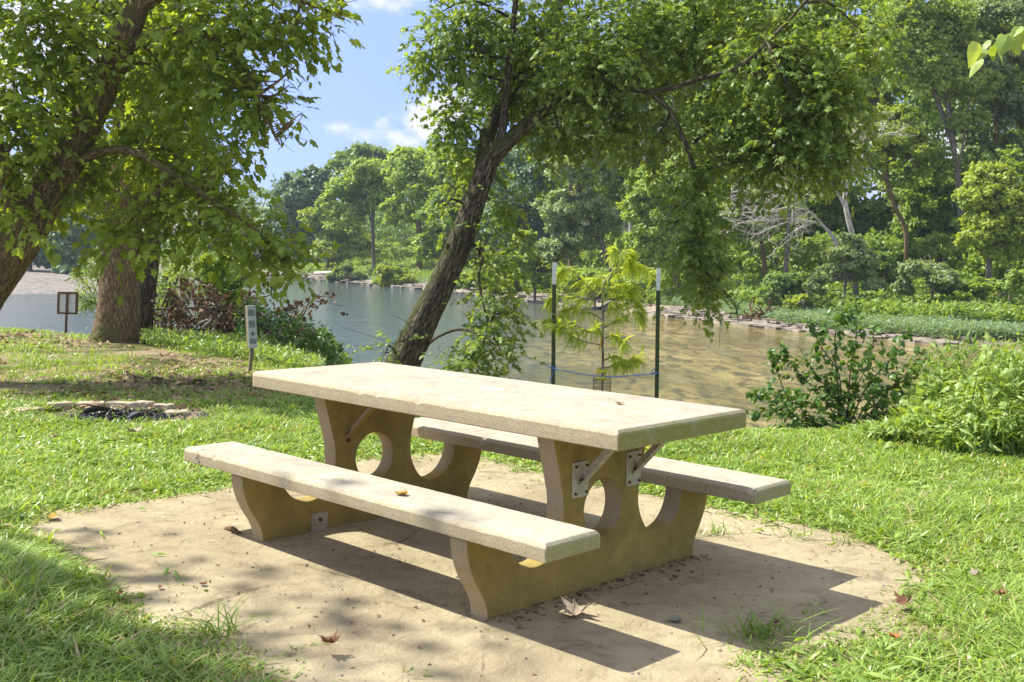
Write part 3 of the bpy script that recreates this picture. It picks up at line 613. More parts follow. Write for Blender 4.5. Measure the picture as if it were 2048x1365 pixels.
g = Geo(); tube(g, [(UF + 0.009, -0.344, 0.064), (UF + 0.020, -0.344, 0.064)], 0.010, 6); tlink('bolt', g.mesh('bolt'), M['rust'], pp)
# crack near the far end of the front bench, chips of paint on the table top
g = Geo(); ribbon(g, [(-1.045, -0.806, 0.343), (-1.07, -0.8055, 0.365), (-1.062, -0.8055, 0.388), (-1.075, -0.80, 0.398), (-1.078, -0.778, 0.4115), (-1.07, -0.75, 0.4125)], 0.0035, (0, -1, 0.6)); tlink('crack', g.mesh('crack'), m_crack)
m_paint = simple('paint_patch', (0.57, 0.52, 0.42), 0.6, 0.3, 0, 14, 0.15)
def patch(c, ru, rv, seed, mt=m_paint):
    r = np.random.default_rng(seed); g = Geo(); th = np.linspace(0, 2 * math.pi, 40)[:-1]; rr = 1 + 0.18 * np.interp(th, np.linspace(0, 2 * math.pi, 12), np.r_[q := r.normal(size=11), q[0]])
    g.add(np.vstack([[(c[0], c[1], 0.7608)], np.c_[c[0] + ru * rr * np.cos(th), c[1] + rv * rr * np.sin(th), np.full(39, 0.7608)]]), np.stack([np.zeros(39, int), 1 + np.arange(39), 1 + (np.arange(39) + 1) % 39], -1))
    tlink('stain', g.mesh('stain'), mt)
iT = lambda p: (float((p - [PX, PY, 0]) @ tu), float((p - [PX, PY, 0]) @ tv))
patch(iT(G(985, 779, .76)), 0.08, 0.045, 5)
# ------------------------------------------------------------------ near trees
def finish_tree(name, label, cat, base, gtrunk, gcrown, mt_b, mt_l, gtw=None, extra=None, group=None):
    t = thing(name, label, cat, tuple(float(q) for q in base), group)
    tr = gtrunk.build('trunk', mt_b, t, smooth=True)
    if gcrown is not None and gcrown.n: cr_ = gcrown.build('crown', mt_l, t)
    if gtw is not None and gtw.n: gtw.build('twigs', M['twig'], t)
    return t
def limb(g, pts, widths, Y, rng, sides=20, n=30, rough=0.05):
    """trunk or limb along photo pixels; pts = (px, py[, dy]) and pixel widths"""
    q = np.array([P(p[0], p[1], Y + (p[2] if len(p) > 2 else 0)) for p in pts])
    r = np.array([w / 2 / FPX * (Y + (p[2] if len(p) > 2 else 0)) for p, w in zip(pts, widths)])
    return tube(g, q, r, sides, n, rough, rng)
def branches_to(g, limbs, targets, rng, r0=0.035, sag=0.15):
    pts = np.vstack(limbs)
    for c in targets:
        d = np.linalg.norm(pts - c, axis=1); k = np.argsort(d)[:6]; s = pts[rng.choice(k)]
        if np.linalg.norm(c - s) > 1.6: continue
        mid = (s + c) / 2 + rng.normal(size=3) * 0.12 * np.linalg.norm(c - s) + [0, 0, sag * np.linalg.norm(c - s)]
        r1 = r0 * min(1, .35 + np.linalg.norm(c - s)); tube(g, [s, mid, c], [r1, r1 * 0.6, r1 * 0.2], 6, 12, 0.05, rng)
        for q in range(3): e = mid * (1 - q * .3) + c * q * .3; tube(g, [e, e + rng.normal(size=3) * .12 + [0, 0, .03], e + rng.normal(size=3) * .24 - [0, 0, .05]], [r1 * .35, r1 * .22, r1 * .08], 5, 6)
def pxblobs(lst, Y):
    o = []
    for q in lst:
        cx, cy, rx, ry = q[:4]; dy = q[4] if len(q) > 4 else 0; w = q[5] if len(q) > 5 else 1
        y = Y + dy; k = y / FPX; o.append((P(cx, cy, y), (rx * k, max(0.25, (rx + ry) * 0.5 * k), ry * k), w))
    return o

# leaning silver maple over the river
rg = np.random.default_rng(11); Y0 = 12.5
gt = Geo(); lim = []
zb = height(np.array([-1.45]), np.array([Y0]))[0]
lim.append(limb(gt, [(770, 815), (797, 748), (836, 665), (880, 575), (922, 480), (955, 385), (985, 310), (1010, 285)], [100, 74, 60, 53, 50, 43, 38, 26], Y0, rg, 36, 90, 0.035))
lim.append(limb(gt, [(960, 350), (1000, 300), (1050, 252), (1100, 214), (1140, 200), (1180, 198, -.1), (1240, 178, -.3), (1310, 183, -.5), (1400, 158, -.8), (1480, 132, -1), (1560, 60, -1.2), (1640, -30, -1.4)], [34, 33, 27, 22, 19, 13, 12, 11, 10, 8, 6, 4], Y0, rg, 16, 60))
lim.append(limb(gt, [(985, 320), (1005, 260), (1012, 180), (1022, 90), (1032, 0), (1050, -120)], [19, 17, 15, 13, 11, 7], Y0, rg, 14, 40))
lim.append(limb(gt, [(965, 350, .1), (975, 270, .3), (1010, 200, .5), (1075, 90, .8), (1120, 0, 1.0), (1170, -140, 1.2)], [34, 30, 28, 25, 22, 14], Y0, rg, 18, 40))
lim.append(limb(gt, [(1120, 212), (1135, 190), (1142, 165)], [14, 13, 9], Y0, rg, 10, 10))
lim.append(limb(gt, [(1300, 185, -.5), (1345, 230, -.6), (1385, 330, -.7), (1400, 420, -.7), (1410, 520, -.7), (1425, 600, -.7)], [10, 9, 7, 5, 4, 2], Y0, rg, 8, 40))
lim.append(limb(gt, [(945, 490), (965, 505, -.2), (958, 560, -.4), (975, 640, -.5), (1000, 700, -.6)], [10, 8, 6, 4, 2], Y0, rg, 8, 30))
lim.append(limb(gt, [(842, 700), (880, 672, -.3), (930, 660, -.5), (990, 690, -.6)], [8, 6, 5, 3], Y0, rg, 8, 20))
lim.append(limb(gt, [(1075, 90, .8), (1200, 20, .9), (1350, -30, .9)], [14, 10, 6], Y0, rg, 8, 20))
bl = pxblobs([(930, 60, 100, 80), (862, 120, 42, 60), (1010, 160, 110, 100, 0.8), (905, 235, 42, 70, .3), (940, 320, 60, 60, .6, .8), (1080, 60, 130, 80, .5), (1190, 120, 120, 90, -.3, 1.2),
    (1120, 275, 100, 35, .5, .7), (1120, 160, 80, 40, .6), (1240, 250, 110, 60, .3, 1), (1300, 60, 140, 85, .5), (1400, 110, 130, 90, .2), (1450, 250, 120, 80, -.3, .9), (1530, 320, 90, 45, -.8, .7), (1650, 290, 70, 50, -.9, .8), (1570, 120, 130, 120, -.8), (1560, 290, 110, 90, -.8),
    (1660, 180, 85, 120, -1, 1.1), (1640, 50, 130, 80, .3), (1385, 370, 38, 110, -.7), (1400, 500, 38, 100, -.7, 1.6), (1420, 585, 26, 40, -.7, 1.5), (1300, 290, 70, 40, -.4, .8), (1690, 300, 50, 60, -1, .7), (1740, 80, 45, 90, -.9, .7),
    (1010, 420, 40, 60, 0, .6), (880, 420, 20, 60, -.4, .35), (995, 540, 45, 80, .3, .6), (980, 620, 55, 60, -.3, .6), (975, 700, 65, 45, -.5, .8), (925, 735, 50, 30, -.6, .8), (785, 690, 38, 18, -.5, .5), (768, 715, 25, 14, -.5, .5), (1030, 620, 28, 25, -.5, .4),
    (950, -90, 130, 90, 0, .35), (1150, -110, 150, 100, 0, .35), (1400, -90, 160, 100, 0, .4), (1600, -80, 120, 80, 0, .4), (1480, 10, 120, 60, .6, .8), (980, 470, 25, 35, -.3, .35)], Y0)
gc, gw = Geo(), Geo()
twig_foliage(gc, gw, bl, 5600, 0.34, 9, 0.072, LEAF_MAPLE, rg, droop=0.45, shell=0.1, tmean=0.42, twr=0.0028)
branches_to(gt, [q for q in lim], [b[0] for b in bl if rg.random() < 0.9] + [b[0] + rg.normal(size=3) * 0.3 for b in bl[:22]], rg, 0.022, 0.1)
finish_tree('maple_tree', 'leaning tree with dark mossy trunk arching over the river behind the table', 'tree', P(797, 748, Y0), gt, gc, M['bark_dark'], M['leaf_maple'], gw)

# left: forked leaning tree with hanging boughs
rg = np.random.default_rng(12); Y1 = 11.0; gt = Geo(); lim = []
lim.append(limb(gt, [(-190, 840), (-110, 720), (-40, 600), (40, 480), (95, 385), (150, 290), (205, 180), (245, 90), (285, -10), (320, -130)], [110, 90, 86, 82, 72, 62, 56, 50, 42, 32], Y1, rg, 34, 90, 0.04))
lim.append(limb(gt, [(45, 470), (25, 380, -.2), (-10, 300, -.5), (-70, 200, -.8)], [52, 44, 36, 26], Y1, rg, 16, 20))
lim.append(limb(gt, [(85, 400), (125, 365, -.1), (145, 350, -.2)], [44, 34, 22], Y1, rg, 14, 12))
lim.append(limb(gt, [(240, 100), (360, 60, -.3), (470, 110, -.5), (530, 230, -.6), (560, 290, -.6)], [26, 17, 11, 7, 3], Y1, rg, 10, 40))
lim.append(limb(gt, [(120, 330), (250, 300, -.3), (360, 360, -.5), (470, 430, -.6), (560, 500, -.6), (600, 540, -.6)], [24, 17, 12, 8, 5, 2], Y1, rg, 10, 40))
lim.append(limb(gt, [(275, 20), (400, -40, -.3), (560, -10, -.4), (650, 20, -.4), (690, 40, -.4)], [24, 17, 11, 7, 3], Y1, rg, 10, 40))
bl = pxblobs([(50, 50, 110, 80, -.5, .8), (140, 60, 70, 70, -.3, .8), (300, 60, 50, 50, .9, .7), (40, 190, 100, 80, -.3, .8), (150, 230, 90, 70, .8, .8), (110, 150, 50, 50, -.3, .7), (330, 150, 85, 120, .3, .8), (420, 50, 110, 70, -.3), (545, 25, 110, 42, -.3), (630, 35, 55, 32, -.4, .8), (590, 80, 55, 30, -.4, .9),
    (460, 160, 80, 70, -.4), (520, 215, 42, 45, -.5), (545, 270, 18, 18, -.5, .8), (340, 300, 110, 75, .2, .8), (450, 320, 60, 50, -.3, .7), (60, 270, 100, 45, -.4, .6), (60, 350, 100, 40, .5, .8), (30, 330, 50, 40, -.4, .8), (200, 340, 90, 50, .1, .9), (190, 130, 40, 40, -.4, .7), (330, 415, 100, 50, -.3, .8), (440, 415, 70, 45, -.4, .8),
    (515, 470, 70, 45, -.6), (560, 515, 45, 26, -.6), (600, 540, 22, 12, -.6, 1), (480, 515, 30, 18, -.5, .6), (90, 410, 70, 30, .6, .8), (30, 425, 40, 25, -.6, .8), (85, 470, 25, 14, -.6, .8), (240, 470, 60, 35, -.4, .8), (400, 465, 40, 18, -.3, .5), (270, 515, 30, 14, -.4, .6),
    (0, -110, 160, 90, -.6, .3), (250, -110, 170, 90, 0, .25), (480, -90, 150, 60, 0, .25), (-160, 150, 120, 160, 0, .5), (-150, 380, 110, 110, 0, .4), (120, -260, 260, 110, 0, .35), (480, -240, 180, 90, 0, .3)], Y1)
gc, gw = Geo(), Geo()
twig_foliage(gc, gw, bl, 2300, 0.38, 8, 0.1, LEAF_LOBED, rg, droop=0.3, shell=0.1, tmean=0.5, twr=0.003)
branches_to(gt, lim, [b[0] for b in bl] + [b[0] + rg.normal(size=3) * 0.3 for b in bl[:24]], rg, 0.024, 0.12)
finish_tree('box_elder_tree', 'leafy tree leaning in from the left edge with hanging boughs', 'tree', P(-190, 840, Y1), gt, gc, M['bark'], M['leaf_box'], gw)

# two thick trunks behind it
def trunk_flare(pts, widths, Y, rng, mt, name, label, crown_bl, tw, lsz=0.12, seed=1):
    gt = Geo(); l = limb(gt, pts, widths, Y, rng, 44, 100, 0.045); ll = [l]
    gc, gw = Geo(), Geo()
    b_ = pxblobs(crown_bl, Y)
    if b_:
        twig_foliage(gc, gw, b_, tw, 0.5, 7, lsz, LEAF_LOBED, rng, droop=0.6, shell=0.1, tmean=0.45); branches_to(gt, ll, [q[0] for q in b_], rng, 0.04)
    finish_tree(name, label, 'tree', P(pts[0][0], pts[0][1], Y), gt, gc, mt, M['leaf_box'], gw)
rg = np.random.default_rng(13)
trunk_flare([(229, 700), (229, 684), (233, 660), (237, 620), (240, 560), (244, 480), (247, 400), (250, 300), (262, 200), (275, 80), (285, -60)], [112, 98, 88, 82, 77, 70, 64, 56, 50, 42, 32], 15.7, rg, M['bark'], 'shade_tree', 'thick upright tree trunk standing left of the brush pile',
            [(250, 180, 90, 90), (330, 90, 90, 80), (240, 20, 110, 90), (200, 330, 60, 50), (300, 300, 60, 60), (230, -120, 150, 90), (380, 220, 60, 60, 0, .6)], 800)
trunk_flare([(270, 712), (276, 685), (283, 620), (292, 560), (297, 500), (296, 430), (300, 330), (310, 200), (316, 60), (330, -60)], [62, 54, 48, 44, 44, 44, 42, 36, 30, 22], 16.6, rg, M['bark_dark'], 'shade_tree', 'slimmer dark tree trunk close behind the thick left trunk',
            [(340, 230, 70, 70), (390, 330, 60, 60), (330, 60, 90, 70), (420, 130, 60, 60, 0, .6)], 420)

# tree outside the frame on the left whose crown dapples the foreground
rg = np.random.default_rng(14); gt, gc = Geo(), Geo()
tube(gt, [(-8.8, 6.4, 0), (-8.7, 6.4, 2.5), (-8.4, 6.2, 5), (-8.2, 6.0, 8), (-8, 6, 11)], [0.36, 0.28, 0.24, 0.18, 0.08], 20, 40, 0.05, rg)
bl = [(np.array([-7.4, 5.6, 6.6]), (1.5, 1.2, 0.9)), (np.array([-8.6, 5.0, 8.2]), (1.5, 1.4, 1.0)), (np.array([-7.6, 6.6, 7.6]), (1.2, 0.9, 0.8)), (np.array([-9, 6.4, 9.8]), (1.6, 1.5, 1.2)), (np.array([-6.9, 4.3, 6.2]), (1.0, .8, .7)), (np.array([-8.3, 3.6, 8.4]), (1.5, 1.0, 1.0))]
puff_foliage(gc, bl, 1400, 0.17, rg, LEAF_LOBED, npuff=16, puff=0.3)
finish_tree('shade_tree', 'tree standing outside the photo to the left of the pad', 'tree', (-8.8, 6.4, 0), gt, gc, M['bark'], M['leaf_box'])

# bright twig tip reaching in at the top right corner
rg = np.random.default_rng(15); gt, gc = Geo(), Geo()
ys_ = 4.2
tube(gt, [P(2200, -10, ys_), P(2120, 20, ys_), P(2055, 52, ys_), P(2000, 78, ys_), P(1960, 95, ys_)], [0.006, 0.005, 0.004, 0.003, 0.0015], 6, 20)
for k in range(26):
    t = k / 25; c = P(1955 + 190 * t, 98 - 80 * t + rg.normal() * 10, ys_ + rg.normal() * 0.04)
    a = RV * rg.normal() * 0.5 - RV * 0.35 + np.array([0, rg.normal() * 0.4, -0.75]); leaves(gc, LEAF_OVATE, c[None], a[None], (np.array([0, -0.6, 0.9]) + rg.normal(size=3) * 0.4)[None], [0.085 * rg.uniform(0.7, 1.2)], [rg.uniform(0.4, 1)])
t = thing('leafy_branch', 'bright green leafy twig reaching in at the top right corner', 'branch', tuple(map(float, P(2200, -10, ys_))))
gt.build('twig', M['twig'], t); gc.build('foliage', M['leaf_weed'], t)

# ------------------------------------------------------------------ trees of the far bank
def ragged(blobs, rng, k=6):
    o = []
    for b in blobs:
        r = np.array(b[1])
        for q in range(k):
            dd = rdir(rng, 1)[0]; o.append((b[0] + r * dd * rng.uniform(.3, .85) - [0, 0, r[2] * .15], tuple(r * rng.uniform(.3, .62) * np.array([1, 1, rng.uniform(.6, 1.2)])), 1))
    return o
def far_tree(name, label, Y, trunk, w, crown, ml, n, tmean=0.5, mb='bark_grey', size=None, seed=0, cat='tree', dmul=1.0, limbs=True):
    rg = np.random.default_rng(500 + seed); gt, gc = Geo(), Geo()
    base = P(trunk[0][0], trunk[0][1], Y); hz = height(np.array([base[0]]), np.array([base[1]]))[0]
    pts = np.array([P(a, b_, Y) for a, b_ in trunk]); r = np.array(w) / 2 / FPX * Y
    if base[2] > hz: pts = np.vstack([[base[0], base[1], hz - 0.2], pts]); r = np.r_[r[0] * 1.15, r]
    l = tube(gt, pts, r, 10, 30, 0.05, rg)
    bl = pxblobs(crown, Y)
    bl = [(b[0] + [0, rg.normal() * b[1][0] * 0.4, 0], b[1], b[2]) for b in bl]
    extra = []
    if cat == 'bush': bl = ragged(bl, rg)
    for b in (bl if cat != 'bush' else []):
        for q in range(3):
            dd = rdir(rg, 1)[0]; dd[2] = abs(dd[2]) * .9 if q else dd[2]; kk = rg.uniform(.35, .6); extra.append((b[0] + np.array(b[1]) * dd * rg.uniform(.75, 1.05), tuple(np.array(b[1]) * kk), 1))
    if limbs:
        for b in bl:
            k = rg.integers(12, 30); s = l[min(k, len(l) - 1)]
            m_ = (s + b[0]) / 2 + rg.normal(size=3) * 0.3
            tube(gt, [s, m_, b[0], b[0] + rdir(rg, 1)[0] * b[1][0] * 0.6], [r[-1] * 0.8, r[-1] * 0.5, r[-1] * 0.3, 0.02], 6, 10)
    bl = bl + extra
    if n: puff_foliage(gc, bl, int(n * 2.3), size or 0.0033 * Y * dmul, rg, tmean=tmean, puff=0.3)
    base[2] = min(base[2], hz)
    finish_tree(name, label, cat, base, gt, gc, M[mb], M[ml])
FT = 'riverbank_tree'
TREES = [
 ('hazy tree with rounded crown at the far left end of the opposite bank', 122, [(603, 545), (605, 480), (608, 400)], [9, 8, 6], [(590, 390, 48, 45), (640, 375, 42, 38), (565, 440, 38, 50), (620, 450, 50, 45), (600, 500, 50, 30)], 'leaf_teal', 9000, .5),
 ('tallest far tree with open dark crown against the sky', 116, [(728, 550), (726, 450), (722, 360)], [8, 7, 5], [(725, 308, 48, 20), (700, 335, 38, 28), (755, 318, 28, 20), (730, 370, 40, 30)], 'leaf_dark', 5200, .5),
 ('straight slender tree whose bare trunk stands above the far waterline', 97, [(749, 562), (746, 480), (745, 410), (742, 370)], [9, 7, 7, 5], [(730, 375, 62, 45), (778, 400, 42, 55), (690, 400, 42, 50), (748, 350, 40, 30), (700, 440, 40, 25)], 'leaf_mid', 9000, .6),
 ('yellow green tree right of the slender one with twin pale trunks', 92, [(838, 550), (838, 470), (833, 380)], [13, 10, 7], [(835, 370, 58, 50), (880, 410, 45, 60), (815, 335, 42, 35), (850, 320, 34, 25), (800, 430, 35, 30), (880, 470, 40, 30)], 'leaf_mid', 10000, .75),
 ('small yellowish tree leaning over the far water below the dark crown', 106, [(566 + 90, 556), (655, 500), (650, 450)], [6, 5, 4], [(640, 440, 38, 24), (690, 470, 40, 32), (670, 500, 45, 30), (720, 500, 40, 26)], 'leaf_yellow', 6500, .4),
 ('dense green tree just left of the leaning trunk', 88, [(905, 560), (905, 450), (900, 350)], [10, 8, 6], [(905, 330, 50, 40), (940, 390, 50, 60), (900, 440, 50, 45), (870, 500, 45, 35), (950, 470, 50, 50)], 'leaf_mid', 9500, .5),
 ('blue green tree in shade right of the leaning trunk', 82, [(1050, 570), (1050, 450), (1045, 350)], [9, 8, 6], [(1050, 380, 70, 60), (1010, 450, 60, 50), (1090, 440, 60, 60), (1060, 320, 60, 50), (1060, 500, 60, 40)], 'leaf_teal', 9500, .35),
 ('pale willowy tree with a leaning forked trunk', 61, [(1224, 545), (1205, 490), (1180, 440), (1160, 380), (1152, 310)], [12, 10, 8, 6, 4], [(1165, 280, 36, 45), (1135, 345, 42, 40), (1190, 350, 38, 55), (1130, 420, 50, 38), (1180, 420, 48, 40), (1215, 450, 30, 40), (1150, 480, 55, 38), (1110, 500, 40, 30)], 'leaf_pale', 14000, .6),
 ('full leafy tree with dark trunk directly behind the right post', 56, [(1358, 580), (1345, 530), (1335, 480), (1325, 400)], [15, 13, 10, 7], [(1325, 370, 60, 42), (1285, 420, 42, 42), (1380, 415, 55, 50), (1330, 450, 62, 40), (1400, 480, 45, 42), (1290, 500, 42, 38), (1350, 520, 60, 30), (1420, 540, 34, 35)], 'leaf_mid', 16000, .7),
 ('mid green tree with thin curved trunk left of the straight pole trunk', 54, [(1530, 570), (1527, 510), (1515, 460), (1480, 425)], [11, 9, 8, 5], [(1470, 400, 50, 38), (1440, 440, 45, 35), (1500, 370, 48, 40), (1480, 470, 42, 30), (1540, 430, 34, 35)], 'leaf_mid', 9000, .5),
 ('tall straight slender tree with long bare pole trunk', 53, [(1571, 560), (1575, 480), (1579, 400), (1577, 320), (1575, 250)], [11, 8, 7, 6, 5], [(1585, 240, 60, 45), (1540, 290, 50, 40), (1620, 300, 45, 35), (1590, 180, 60, 50)], 'leaf_mid', 8500, .55),
 ('dark tree filling the shade behind the dead white tree', 58, [(1640, 560), (1645, 480), (1650, 400)], [12, 10, 7], [(1640, 400, 70, 50), (1610, 450, 50, 45), (1680, 440, 55, 50), (1650, 340, 65, 40), (1740, 440, 50, 50)], 'leaf_dark', 11000, .5),
 ('tree with curved leaning trunk right of the dead white tree', 50, [(1812, 470), (1790, 415), (1775, 370), (1768, 325)], [9, 9, 8, 6], [(1770, 280, 70, 38), (1720, 310, 42, 30), (1830, 300, 60, 32), (1860, 340, 40, 26), (1790, 240, 60, 35)], 'leaf_yellow', 9000, .35),
 ('tall tree with long dark trunk rising behind the olive bush', 50, [(1926, 560), (1924, 480), (1918, 380), (1905, 280), (1890, 180)], [14, 12, 11, 10, 8], [(1860, 160, 70, 55), (1810, 100, 70, 65), (1900, 80, 75, 60), (1850, 20, 90, 55), (1940, 180, 50, 45), (1930, 250, 40, 30)], 'leaf_mid', 14000, .6),
 ('bright yellow green maple at the right edge of the far bank', 44, [(1978, 590), (1978, 520), (1985, 440), (1990, 380)], [13, 12, 9, 6], [(1985, 355, 48, 32), (1955, 400, 42, 34), (2020, 400, 45, 38), (1975, 450, 52, 32), (2040, 450, 38, 45), (1940, 480, 34, 26), (2010, 505, 45, 30)], 'leaf_yellow', 13000, .55),
 ('grey green tree towering over the yellow maple at the right edge', 52, [(2003, 560), (1998, 450), (1993, 330), (1990, 230)], [12, 10, 9, 7], [(1990, 190, 50, 45), (2030, 240, 45, 50), (1960, 130, 50, 45), (2020, 120, 55, 50), (2050, 320, 40, 50), (1960, 290, 34, 34), (2000, 40, 80, 50)], 'leaf_pale', 13000, .35),
 ('shadowy tree with paired dark trunks left of the yellow maple', 55, [(1880, 570), (1878, 480), (1872, 400)], [11, 9, 7], [(1870, 420, 60, 42), (1830, 460, 50, 38), (1900, 470, 45, 36), (1870, 370, 50, 32), (1800, 500, 40, 30)], 'leaf_mid', 9500, .4),
 ('tall shaded tree behind the pale willowy one', 78, [(1262, 560), (1260, 420), (1255, 280)], [9, 8, 6], [(1255, 200, 70, 60), (1300, 270, 60, 50), (1220, 270, 50, 50), (1330, 210, 60, 60), (1240, 360, 50, 50), (1280, 330, 50, 40)], 'leaf_dark', 10500, .7),
 ('tall light green tree high above the bare pole trunk', 62, [(1690, 560), (1690, 380), (1680, 200)], [11, 10, 7], [(1680, 180, 80, 60), (1730, 100, 80, 70), (1640, 90, 70, 70), (1700, 10, 100, 60), (1740, 210, 50, 40), (1680, 260, 60, 40)], 'leaf_yellow', 14000, .25),
 ('broad mid green tree behind the hanging curtain of leaves', 64, [(1446, 570), (1448, 420), (1450, 250)], [12, 9, 7], [(1450, 240, 80, 70), (1520, 180, 70, 70), (1400, 300, 60, 60), (1500, 310, 70, 50), (1440, 360, 60, 40), (1540, 90, 90, 60)], 'leaf_mid', 13000, .6),
 ('tall green tree whose crown fills the sky gap above the arching limb', 70, [(1380, 560), (1382, 350), (1385, 150)], [11, 9, 7], [(1390, 120, 90, 70), (1330, 50, 90, 60), (1450, 40, 90, 60), (1480, 110, 70, 60), (1300, 140, 60, 60)], 'leaf_mid', 11000, .7),
 ('crown of tall pale tree beyond the shaded one', 74, [(1140, 560), (1142, 380), (1145, 240)], [9, 8, 6], [(1140, 230, 60, 60), (1100, 300, 50, 60), (1080, 230, 60, 50), (1180, 180, 60, 60)], 'leaf_pale', 7500, .2),
]
for k, (lab, Y, tr, w, cr_, ml, n, tm) in enumerate(TREES):
    far_tree(FT, lab, Y, tr, w, cr_, ml, int(n * 1.15), min(.9, tm + .08), 'bark_grey' if k % 3 else 'bark', seed=k)
LEFT = [
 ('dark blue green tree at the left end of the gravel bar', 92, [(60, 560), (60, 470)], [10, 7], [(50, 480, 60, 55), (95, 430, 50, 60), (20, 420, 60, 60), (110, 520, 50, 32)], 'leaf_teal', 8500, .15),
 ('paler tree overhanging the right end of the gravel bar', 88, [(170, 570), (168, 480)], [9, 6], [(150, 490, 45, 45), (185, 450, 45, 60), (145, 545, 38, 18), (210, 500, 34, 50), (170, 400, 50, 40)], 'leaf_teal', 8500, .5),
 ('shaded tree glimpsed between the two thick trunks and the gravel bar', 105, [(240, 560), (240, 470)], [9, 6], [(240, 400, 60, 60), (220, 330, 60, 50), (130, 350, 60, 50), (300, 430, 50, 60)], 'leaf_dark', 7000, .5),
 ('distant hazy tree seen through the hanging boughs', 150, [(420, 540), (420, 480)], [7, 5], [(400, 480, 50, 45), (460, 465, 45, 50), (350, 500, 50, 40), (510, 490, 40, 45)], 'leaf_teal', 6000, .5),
]
for k, (lab, Y, tr, w, cr_, ml, n, tm) in enumerate(LEFT):
    far_tree(FT, lab, Y, tr, w, cr_, ml, n, tm, seed=50 + k)
BUSH = [
 ('large pale olive bush drooping beside the dead white tree', 45, (1690, 530, 62, 50), [(1650, 560, 36, 30), (1735, 550, 36, 34), (1690, 490, 40, 24)], 'leaf_pale', 9000, .7),
 ('wide olive bush with brown tinge under the long dark trunk', 42.5, (1865, 550, 60, 36), [(1815, 565, 30, 26), (1910, 560, 34, 28)], 'leaf_pale', 6500, .4),
 ('low dark green bush below the pole trunk', 48, (1565, 570, 48, 28), [(1530, 590, 26, 16), (1600, 585, 24, 18)], 'leaf_dark', 4500, .8),
 ('small yellow green bush at the end of the sedge strip', 45, (1608, 600, 24, 14), [(1585, 606, 14, 9)], 'leaf_yellow', 1600, .7),
 ('bright leafy bush left of the sapling on the far shore', 62, (1070, 530, 52, 40), [(1110, 500, 36, 34), (1030, 560, 34, 24), (1100, 560, 34, 24), (1050, 480, 30, 24)], 'leaf_yellow', 8500, .45),
 ('yellow green bush beside the twin pale trunks', 84, (790, 545, 34, 20), [(815, 555, 24, 14), (770, 558, 22, 12)], 'leaf_yellow', 2800, .6),
 ('grey green bush near the slender bare trunk', 92, (700, 545, 26, 15), [(670, 550, 20, 11), (725, 555, 18, 10)], 'leaf_pale', 2000, .4),
 ('round bush below the leaning forked trunk', 56, (1190, 560, 42, 28), [(1240, 575, 34, 20), (1150, 570, 34, 22)], 'leaf_mid', 4500, .7),
 ('dark bush against the shade left of the olive bush', 47, (1770, 530, 36, 34), [(1790, 560, 26, 20)], 'leaf_dark', 3500, .7),
 ('tall shrub at the right edge behind the yellow weeds', 42, (2020, 560, 40, 26), [(1975, 575, 30, 20)], 'leaf_mid', 4200, .6),
 ('bush behind the low hanging leaves right of the leaning trunk', 66, (960, 560, 36, 22), [(920, 560, 30, 18), (1000, 575, 30, 16)], 'leaf_yellow', 3800, .3),
]
for k, (lab, Y, b0, more, ml, n, tm) in enumerate(BUSH):
    cx, cy, rx, ry = b0
    far_tree('riverbank_bush', lab, Y, [(cx, cy + ry), (cx, cy + ry * 0.2)], [5, 3], [b0] + more, ml, n, tm, seed=80 + k, cat='bush')

# the dead white tree and other bare snags
def bare(gt, p0, d, length, r, depth, rng, gx=0.35, n=4):
    pts = [p0]; dd = unit(d)
    for k in range(n):
        dd = unit(dd + rng.normal(size=3) * gx * np.array([1, .7, 1])); pts.append(pts[-1] + dd * length / n)
    tube(gt, pts, np.linspace(r, r * 0.45, n + 1), 5, n * 3)
    if depth:
        for k in range(5 if depth > 1 else 4):
            j = rng.integers(1, n + 1); bare(gt, pts[j], unit(dd + rng.normal(size=3) * 0.75), length * rng.uniform(0.45, 0.7), r * 0.45, depth - 1, rng, gx)
rg = np.random.default_rng(31); Yd = 46; gt = Geo()
def pl(pts, w, Y, g=gt, s=8): return limb(g, pts, w, Y, rg, s, 24, 0.05)
a = pl([(1712, 590), (1710, 500), (1697, 440), (1690, 395), (1700, 350), (1710, 330)], [13, 12, 11, 10, 8, 6], Yd)
b1_ = pl([(1695, 425), (1670, 380), (1640, 358), (1600, 372), (1560, 375), (1515, 350)], [6, 5, 5, 4, 3, 1.5], Yd)
b2_ = pl([(1692, 400), (1680, 350), (1660, 310)], [4, 3, 1.5], Yd)
b3_ = pl([(1700, 350), (1720, 325), (1745, 340)], [4, 3, 1.5], Yd)
for q, dvec in ((b1_[10], -RV), (b1_[12], -RV + [0, 0, .5]), (b1_[15], -RV + [0, 0, -.5]), (b1_[18], -RV + [0, 0, .3]), (b1_[14], -RV * .6 + [0, 0, -.9]), (b1_[20], -RV + [0, 0, -.3]), (b2_[10], -RV + [0, 0, 1.]), (b2_[15], [0.2, 0, 1.]), (b3_[10], RV + [0, 0, .5]), (a[20], [0, 0, 1.]), (b1_[9], -RV * .4 + [0, 0, 1.])):
    bare(gt, q, np.array(dvec), 1.7, 0.055, 3, rg, 0.28)
finish_tree('dead_tree', 'bare bleached dead tree with crooked branches fanning left on the far bank', 'dead tree', P(1712, 590, Yd), gt, None, M['bark_pale'], None)
gt = Geo(); Yd = 47.5
a = pl([(1700, 560), (1680, 500), (1650, 455), (1600, 440), (1560, 438)], [7, 6, 5, 4, 2.5], Yd, gt); a2 = pl([(1690, 530), (1660, 470), (1620, 425), (1580, 415)], [6, 5, 4, 2.5], Yd, gt)
for q in (a[14], a[17], a[20], a[23], a2[16], a2[20], a2[23]): bare(gt, q, -RV + [0, 0, rg.normal() * .3], 1.9, 0.045, 2, rg, 0.22)
